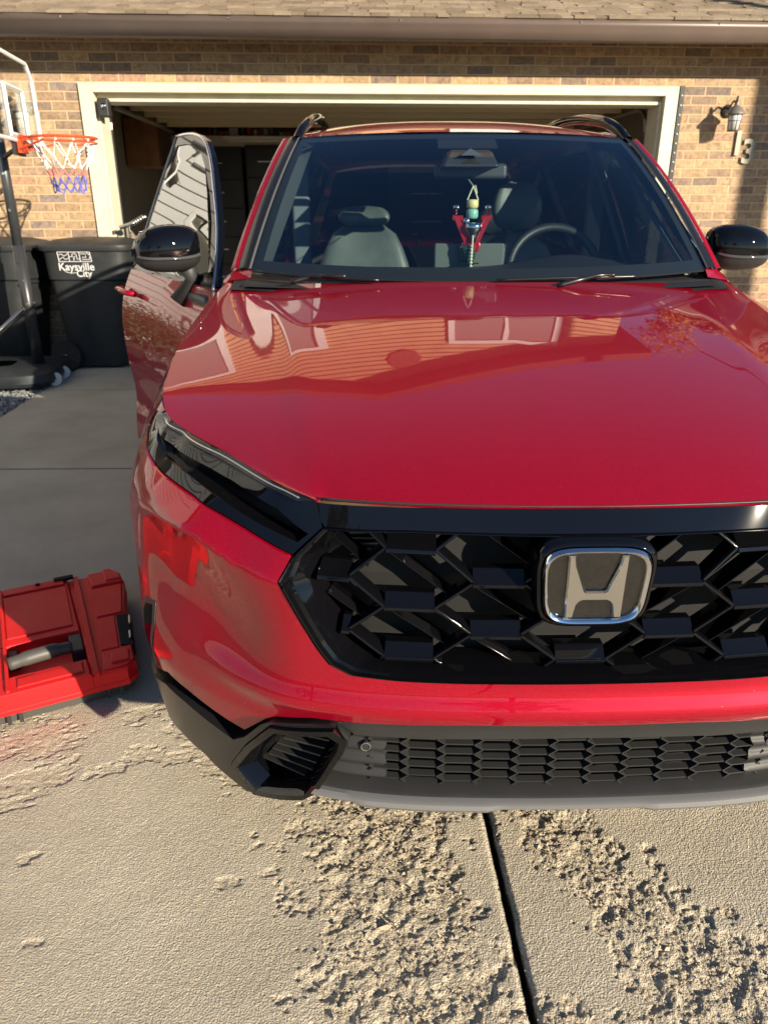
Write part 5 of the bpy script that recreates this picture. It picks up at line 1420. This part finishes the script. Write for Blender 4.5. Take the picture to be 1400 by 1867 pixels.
# ------------------------------------------------------------------ bins, hoop, toolbox
def bin_(x, y, rz, label, w=.60, hgt=1.06, logo=False):
    o = empty('wheelie_bin', (x, y, 0), rz, label, 'bin', 'black wheelie bins by the garage')
    G = []
    for z, a, yb, yf in ((.02, .235, .26, -.21), (.05, .245, .27, -.225), (.5, .275, .31, -.28), (.745, .295, .33, -.33), (.76, .312, .345, -.35), (.93, .32, .35, -.355), (hgt - .07, .325, .355, -.36)):
        a *= w / .6; r = []
        for k in range(40):
            t = 2 * math.pi * k / 40; c, s_ = math.cos(t), math.sin(t)
            r.append((a * abs(c) ** .35 * (1 if c > 0 else -1), (yb + yf) / 2 + (yb - yf) / 2 * abs(s_) ** .35 * (1 if s_ > 0 else -1), z))
        G.append(r + [r[0]])
    V, F = grid(G); F.append(tuple(range(40))[::-1]); autosmooth(mk('body', V, F, M['bin'], o), 40)
    b = MB(); V = []; G = []
    for z, k_ in ((hgt - .075, 1.05), (hgt - .045, 1.08), (hgt - .03, 1.07), (hgt - .012, .96), (hgt + .012, .7), (hgt + .022, .3), (hgt + .024, .01)):
        r = []
        for k in range(40):
            t = 2 * math.pi * k / 40; c, s_ = math.cos(t), math.sin(t)
            r.append((.325 * w / .6 * k_ * abs(c) ** .35 * (1 if c > 0 else -1), -.0 + .365 * k_ * abs(s_) ** .35 * (1 if s_ > 0 else -1), z))
        G.append(r + [r[0]])
    V, F = grid(G); ld = autosmooth(mk('lid', V, F, M['bin'], o), 50)
    b = MB(); b.tube([(-.24 * w / .6, .40, hgt - .05), (.24 * w / .6, .40, hgt - .05)], .016, 8)
    for sx in (-.22, 0, .22): b.tube([(sx * w / .6, .33, hgt - .05), (sx * w / .6, .40, hgt - .05)], .02, 8)
    b.build('hinge_bar', M['bin'], ld, smooth=True)
    b = MB(); b.box(-.315 * w / .6, .315 * w / .6, -.345, -.30, .72, .732); b.build('rib', M['bin'], o, bev=.004)
    for sx in (-1, 1):
        wl = MB(); c = (sx * (.285 * w / .6), .27, .125)
        wl.lathe([(.09, -.02), (.125, -.022), (.127, 0), (.125, .022), (.09, .02)], 30, c, 'x')
        wo = wl.build('wheel', M['rubber'], o)
        sp_ = MB(); sp_.lathe([(.0, -.015), (.088, -.012), (.088, .012), (.0, .015)], 26, c, 'x')
        for k in range(7):
            a = 2 * math.pi * k / 7; sp_.tube([(c[0] + sx * .014, c[1] + .02 * math.cos(a), c[2] + .02 * math.sin(a)), (c[0] + sx * .018, c[1] + .085 * math.cos(a), c[2] + .085 * math.sin(a))], .006, 5)
        sp_.build('hub', M['bin'], wo)
        ax_ = MB(); ax_.lathe([(.0, sx * .024), (.012, sx * .022), (.014, sx * .012)], 12, c, 'x'); ax_.build('axle_cap', M['chrome'], wo)
    return o
BN = bin_(-2.50, 6.78, R(91), 'black wheelie bin with white printed town logo, left of the open car door')
def logo():
    # printed lettering and little map panel on the bin side (local -x face)
    fx = lambda z: -.3165 - (z - .85) * .07
    def put(body, size, y, z, nm='printed_text'):
        T_ = Matrix.Translation(Vector((fx(z) - .007, y, z))) @ Matrix.Rotation(R(-90), 4, 'Z') @ Matrix.Rotation(R(90 + 3), 4, 'X')
        return textmesh(body, size, .0006, M['print'], nm, BN, T_, bold=.0012)
    put('Kaysville', .085, .055, .860); put('City', .075, .0, .806)
    b = MB()
    def seg(P, r=.0035): b.tube([(fx(z + zshift) - .005, .055 - x, z + zshift) for x, z in P], r, 4)
    X0, X1, Z0, Z1 = -.135, .135, .945, 1.02
    zshift = -.042
    seg([(X0, Z0), (X1 * .98, Z0)]); seg([(X0 - .005, Z1), (X1 - .01, Z1)]); seg([(X0, Z0), (X0 - .005, Z1)]); seg([(X1 * .98, Z0), (X1 - .01, Z1)])
    seg([(-.048, Z0), (-.05, Z1)]); seg([(.04, Z0), (.038, Z1)])
    seg([(-.13, 0.997), (-.11, 1.005), (-.09, 0.988), (-.07, 0.997), (-.055, 1.009)]); seg([(-.13, 0.962), (-.10, 0.979), (-.08, 0.962), (-.055, 0.971)])
    seg([(-.045, 0.984), (-.02, 0.984), (-.02, 1.005), (.0, 1.011), (.015, 0.997), (.015, 0.966), (.035, 0.966)]); seg([(-.01, 0.954), (-.01, 0.979), (.005, 0.988)])
    seg([(.05, 1.005), (.09, 1.005), (.09, 0.979), (.06, 0.979), (.06, 0.962), (.12, 0.962), (.12, 0.984)]); seg([(.10, 1.014), (.12, 0.997)])
    seg([(-.115, .882), (-.09, .862), (-.05, .852), (-.01, .858)], .003)
    b.build('printed_logo', M['print'], BN)
logo()
bin_(-3.32, 6.75, R(88), 'second black wheelie bin at the far left edge, behind the hoop pole')
bin_(-1.93, 7.0, R(90), 'narrow black bin half hidden behind the open car door', w=.36, hgt=.80)
# handlebar / metal fitting above the bin
o = empty('hand_tool', (-2.22, 6.98, 0), 0, 'chrome metal handle poking up behind the bin lid beside the door trim', 'tool')
b = MB(); b.tube([(-.02, 0, .0), (-.02, 0, 1.17)], .012, 8); b.build('shaft', M['steel'], o, smooth=True)
b = MB(); b.tube(cr([(-.10, 0, 1.15), (-.02, 0, 1.175), (.06, 0, 1.20), (.14, 0, 1.245)], 5), .018, 10)
for k in range(5): b.tube([(.02 + k * .022, 0, 1.188 + k * .011), (.032 + k * .022, 0, 1.194 + k * .011)], .024, 10)
b.build('grip', M['steel'], o, smooth=True)

def hoop():
    o = empty('basketball_hoop', (-2.80, 6.02, 0), R(8), 'portable basketball hoop with clear backboard left of the garage', 'basketball hoop')
    # local x towards the driveway
    b = MB(); b.tube([(0, 0, .10), (0, 0, 1.05)], .044, 16); po = b.build('pole', prin('pole_black', (.03, .03, .033), .35), o, smooth=True)
    b = MB(); b.tube([(0, 0, 1.05), (0, 0, 2.0)], .036, 16); b.build('upper_pole', M['polegrey'], o, smooth=True)
    b = MB()
    for z in (.62, .80, .93, 1.30, 1.55): b.tube([(.0, -.05, z), (.0, -.03, z)], .010, 8)
    b.tube([(.04, 0, .62), (.055, 0, .62)], .010, 8); b.build('bolt', M['chrome'], po)
    b = MB()
    for sy in (-.25, .25): b.tube([(0, 0, .62), (-.55, sy, .14)], .014, 8)
    b.build('stay', M['steel'], o, smooth=True)
    G = []
    for z, k in ((0.03, .96), (.06, 1), (.12, .97), (.15, .86), (.155, .3)):
        r = []
        for i in range(32):
            t = 2 * math.pi * i / 32; c, s_ = math.cos(t), math.sin(t)
            r.append((-.33 + .50 * k * abs(c) ** .45 * (1 if c > 0 else -1), .40 * k * abs(s_) ** .45 * (1 if s_ > 0 else -1), z))
        G.append(r + [r[0]])
    V, F = grid(G); F.append(tuple(range(32))[::-1]); autosmooth(mk('base', V, F, M['bin'], o), 40)
    for sy in (-.16, .10):
        b = MB(); b.lathe([(.0, -.022), (.05, -.02), (.05, .02), (.0, .022)], 20, (.15, sy, .05), 'y'); w = b.build('wheel', M['white'], o)
        b = MB(); b.box(.07, .13, sy - .035, sy + .035, .04, .12); b.build('wheel_bracket', M['plas'], w)
    # backboard, plane perpendicular to local x
    bx = .20; cy = -.22; hw, z0, z1, ch = .55, 1.755, 2.29, .10
    outl = [(cy - hw, z0), (cy + hw, z0), (cy + hw, z1 - ch), (cy + hw - ch, z1), (cy - hw + ch, z1), (cy - hw, z1 - ch)]
    b = MB(); b.prism(outl, lambda y, z: (bx, y, z), lambda y, z: (bx + .006, y, z)); bb = b.build('backboard', M['boardglass'], o)
    b = MB()
    b.tube([(bx + .003, y, z) for y, z in outl], .014, 6, closed=True); b.build('board_frame', M['white'], bb)
    b = MB(); q = [(cy - .20, z0 + .03), (cy + .20, z0 + .03), (cy + .20, z0 + .33), (cy - .20, z0 + .33)]
    for i in range(4):
        a_, c_ = q[i], q[(i + 1) % 4]; b.tube([(bx + .012, a_[0], a_[1]), (bx + .012, c_[0], c_[1])], .016, 4)
    b.build('target_square', M['white'], bb)
    b = MB()
    for z in (1.70, 2.0):
        b.tube([(0, 0, z - .05), (bx - .01, cy, z + .02)], .016, 8)
    b.box(bx - .02, bx - .001, cy - .12, cy + .12, 1.66, 1.84); b.box(bx - .02, bx, cy - .02, cy + .56, 1.72, 1.75)
    b.build('arm', M['plas'], o)
    # rim
    rx, rz_, rr = bx + .30, 1.775, .225
    b = MB(); b.tube([(rx + rr * math.cos(k * .1963), cy + rr * math.sin(k * .1963), rz_) for k in range(32)], .009, 8, closed=True)
    b.tube([(rx + rr * .99 * math.cos(k * .1963), cy + rr * .99 * math.sin(k * .1963), rz_ - .03) for k in range(-8, 9)][::-1], .006, 6)
    for sy in (-1, 1):
        b.tube([(bx + .01, cy + sy * .07, rz_), (rx - rr * .35, cy + sy * rr * .93, rz_)], .008, 6)
        b.tube([(bx + .01, cy + sy * .07, rz_ - .08), (rx - rr * .35, cy + sy * rr * .93, rz_ - .02)], .007, 6)
    b.box(bx + .006, bx + .03, cy - .08, cy + .08, rz_ - .10, rz_ + .02)
    b.build('rim', M['orange'], o, smooth=False)
    # net
    q = random.Random(4)
    NN = 12; lev = [(rr, rz_ - .012), (.17, rz_ - .11), (.135, rz_ - .19), (.115, rz_ - .25), (.105, rz_ - .31), (.10, rz_ - .35)]
    pts = [[(rx + (r_ + q.uniform(-.012, .012) * (l > 0)) * math.cos(2 * math.pi * (k + .5 * (l % 2)) / NN), cy + (r_ + q.uniform(-.012, .012) * (l > 0)) * math.sin(2 * math.pi * (k + .5 * (l % 2)) / NN), z + q.uniform(-.015, .015) * (l > 0)) for k in range(NN)] for l, (r_, z) in enumerate(lev)]
    for l, (mt, nm, rad) in enumerate(((M['netwhite'], 'net_cord', .0062), (M['netwhite'], 'net_cord', .006), (M['netred'], 'net_cord', .005), (M['netblue'], 'net_cord', .006), (M['netblue'], 'net_cord', .006))):
        b = MB()
        for k in range(NN):
            a_ = pts[l][k]
            for kk in ((k, k - 1) if l % 2 == 0 else (k, (k + 1) % NN)):
                c_ = pts[l + 1][kk]; mid = tuple((a_[i] + c_[i]) / 2 + q.uniform(-.004, .004) - (.006 if i == 2 else 0) for i in range(3))
                b.tube([a_, mid, c_], rad * q.uniform(.6, .8), 5)
        b.build(nm, mt, o)
M['boardglass'] = glassmat('acrylic', (.93, .94, .94), ior=1.35)
hoop()

def toolbox():
    o = empty('toolbox', (-.716, 1.826, 0), R(27.3), 'red hard plastic tool case with grey handle lying flat beside the car bumper', 'toolbox')
    W = -.80; Dp = .655; zt = .112
    red = MB()
    # lid shell: long slab with chamfered corners and raised panels; x from W to 0, y from 0 to Dp
    def slab(P, z0, z1, ch=.006):
        n = len(P); cx = sum(p[0] for p in P) / n; cy = sum(p[1] for p in P) / n
        def sh(p, k): d = math.dist(p, (cx, cy)); return (p[0] - (p[0] - cx) / d * k, p[1] - (p[1] - cy) / d * k)
        V = [(x, y, z0) for x, y in P] + [(x, y, z1 - ch) for x, y in P] + [(*sh(p, ch), z1) for p in P]
        F = [tuple(range(n))[::-1], tuple(2 * n + i for i in range(n))]
        for k in range(2): F += [(k * n + i, k * n + (i + 1) % n, (k + 1) * n + (i + 1) % n, (k + 1) * n + i) for i in range(n)]
        red.add(V, F)
    # main body pieces leave a recess for the handle
    hx0, hx1, hy0, hy1 = -.345, -.122, .085, .262
    zb = .062
    slab([(W, 0.0), (-.03, 0.0), (.0, .03), (.012, .30), (.055, .56), (.050, .60), (.02, Dp), (W, Dp)], .045, zb, .003)
    slab([(W, .0), (-.128, .0), (-.128, hy0), (W, hy0)], zb - .001, zt)
    slab([(W, hy1), (-.128, hy1), (-.128, Dp), (W, Dp)], zb - .001, zt)
    slab([(W, hy0 + .0005), (hx0, hy0 + .0005), (hx0, hy1 - .0005), (W, hy1 - .0005)], zb - .001, zt - .001)
    slab([(-.128, 0.002), (-.032, 0.002), (-.002, .032), (.010, .30), (.053, .56), (.048, .60), (.018, Dp - .002), (-.128, Dp - .002)], zb - .001, zt - .010)
    slab([(-.120, .0), (-.108, .0), (-.092, Dp), (-.110, Dp)], zb, zt + .001, .003)
    slab([(-.102, .004), (-.03, .004), (-.004, .03), (.0, .115), (-.088, .115)], zb, zt - .004)
    slab([(-.088, .117), (-.035, .117), (-.018, .325), (-.072, .325)], zb, zt - .006)
    slab([(-.072, .327), (.008, .327), (.040, .54), (-.062, .54)], zb, zt - .004)
    slab([(-.060, .543), (.045, .543), (.047, .60), (.018, Dp - .003), (-.062, Dp - .006)], zb, zt + .002)
    slab([(-.010, .56), (.042, .56), (.045, .60), (.015, Dp - .002), (-.008, Dp - .002)], zb, zt + .007, .004)
    slab([(-.070, .03), (-.018, .03), (-.012, .09), (-.062, .09)], zt - .008, zt + .002, .003)
    # raised fields on the lid
    slab([(-.335, .300), (-.145, .300), (-.128 - .01, .585), (-.335, .585)], zt - .002, zt + .005, .003)
    slab([(-.70, .300), (-.36, .300), (-.36, .585), (-.70, .585)], zt - .002, zt + .005, .003)
    slab([(-.335, .60), (-.14, .60), (-.14, .645), (-.335, .645)], zt - .002, zt + .007, .004)
    slab([(-.70, .60), (-.36, .60), (-.36, .645), (-.70, .645)], zt - .002, zt + .007, .004)
    slab([(-.320, .018), (-.145, .018), (-.145, .062), (-.320, .062)], zt - .002, zt + .005, .003)
    slab([(-.348, .005), (-.338, .005), (-.338, Dp - .01), (-.348, Dp - .01)], zt - .001, zt + .008, .002)
    slab([(-.28, .05), (-.14, .05), (-.14, .08), (-.28, .08)], zt - .012, zt + .002)
    red.build('lid', M['toolred'], o, bev=.002)
    b = MB(); b.box(-.335, -.135, .10, .25, zb - .002, zb + .004); b.build('recess_floor', M['toolred'], o)
    b = MB(); b.box(hx1 - .045, hx1 - .008, .155, .258, zb, zt - .006); b.build('hinge_block', M['plas'], o, bev=.004)
    b = MB(); b.box(-.34, -.31, .19, .258, zb, zt - .012); b.build('hinge_block', M['plas'], o, bev=.004)
    # handle
    b = MB(); P = cr([(-.335, .150, zt + .004), (-.28, .152, zt + .010), (-.22, .158, zt + .010), (-.165, .168, zt + .002)], 5); b.tube(P, [.019] * 4 + [.0215] * 8 + [.018] * 4, 14); b.build('handle', M['toolgrey'], o, smooth=True)
    for (x0, y0) in ((-.014, .215), ):
        b = MB(); b.add([(-.030, .125, zt - .004), (.008, .120, zt - .010), (.030, .315, zt - .010), (-.014, .318, zt - .004), (-.030, .125, zb), (.010, .120, zb), (.032, .315, zb), (-.014, .318, zb)], [(0, 1, 2, 3), (0, 4, 5, 1), (1, 5, 6, 2), (2, 6, 7, 3), (3, 7, 4, 0)])
        la = b.build('latch', M['black'], o, bev=.003)
        b = MB(); b.tube([(.002, .15, zt - .004), (.008, .195, zt - .004)], .0035, 6); b.tube([(.016, .24, zt - .004), (.023, .29, zt - .004)], .0035, 6); b.build('latch_pin', M['steel'], la)
    b = MB(); b.box(-.172, -.108, .628, .650, zt + .002, zt + .0135); b.build('slot', M['black'], o, bev=.002)
    b = MB(); b.box(-.232, -.217, .625, .632, zt + .002, zt + .014); b.build('slot', M['black'], o, bev=.001)
    # dark lower tray
    b = MB(); n0 = [(W, .03), (-.045, .03), (-.012, .055), (.0, .30), (.035, .56), (.0, Dp - .02), (W, Dp - .02)]
    b.prism(n0, lambda x, y: (x, y, .002), lambda x, y: (x * 1.0, y - .014, .044)); b.build('tray', M['toolgrey'], o, bev=.003)
    b = MB()
    for x in (-.06, -.095): b.box(x, x + .008, .006, .016, .012, .05)
    for x in (-.33, -.36, -.60): b.box(x, x + .01, .002, .012, .012, .05)
    b.build('tray_clip', M['plas'], o)
toolbox()
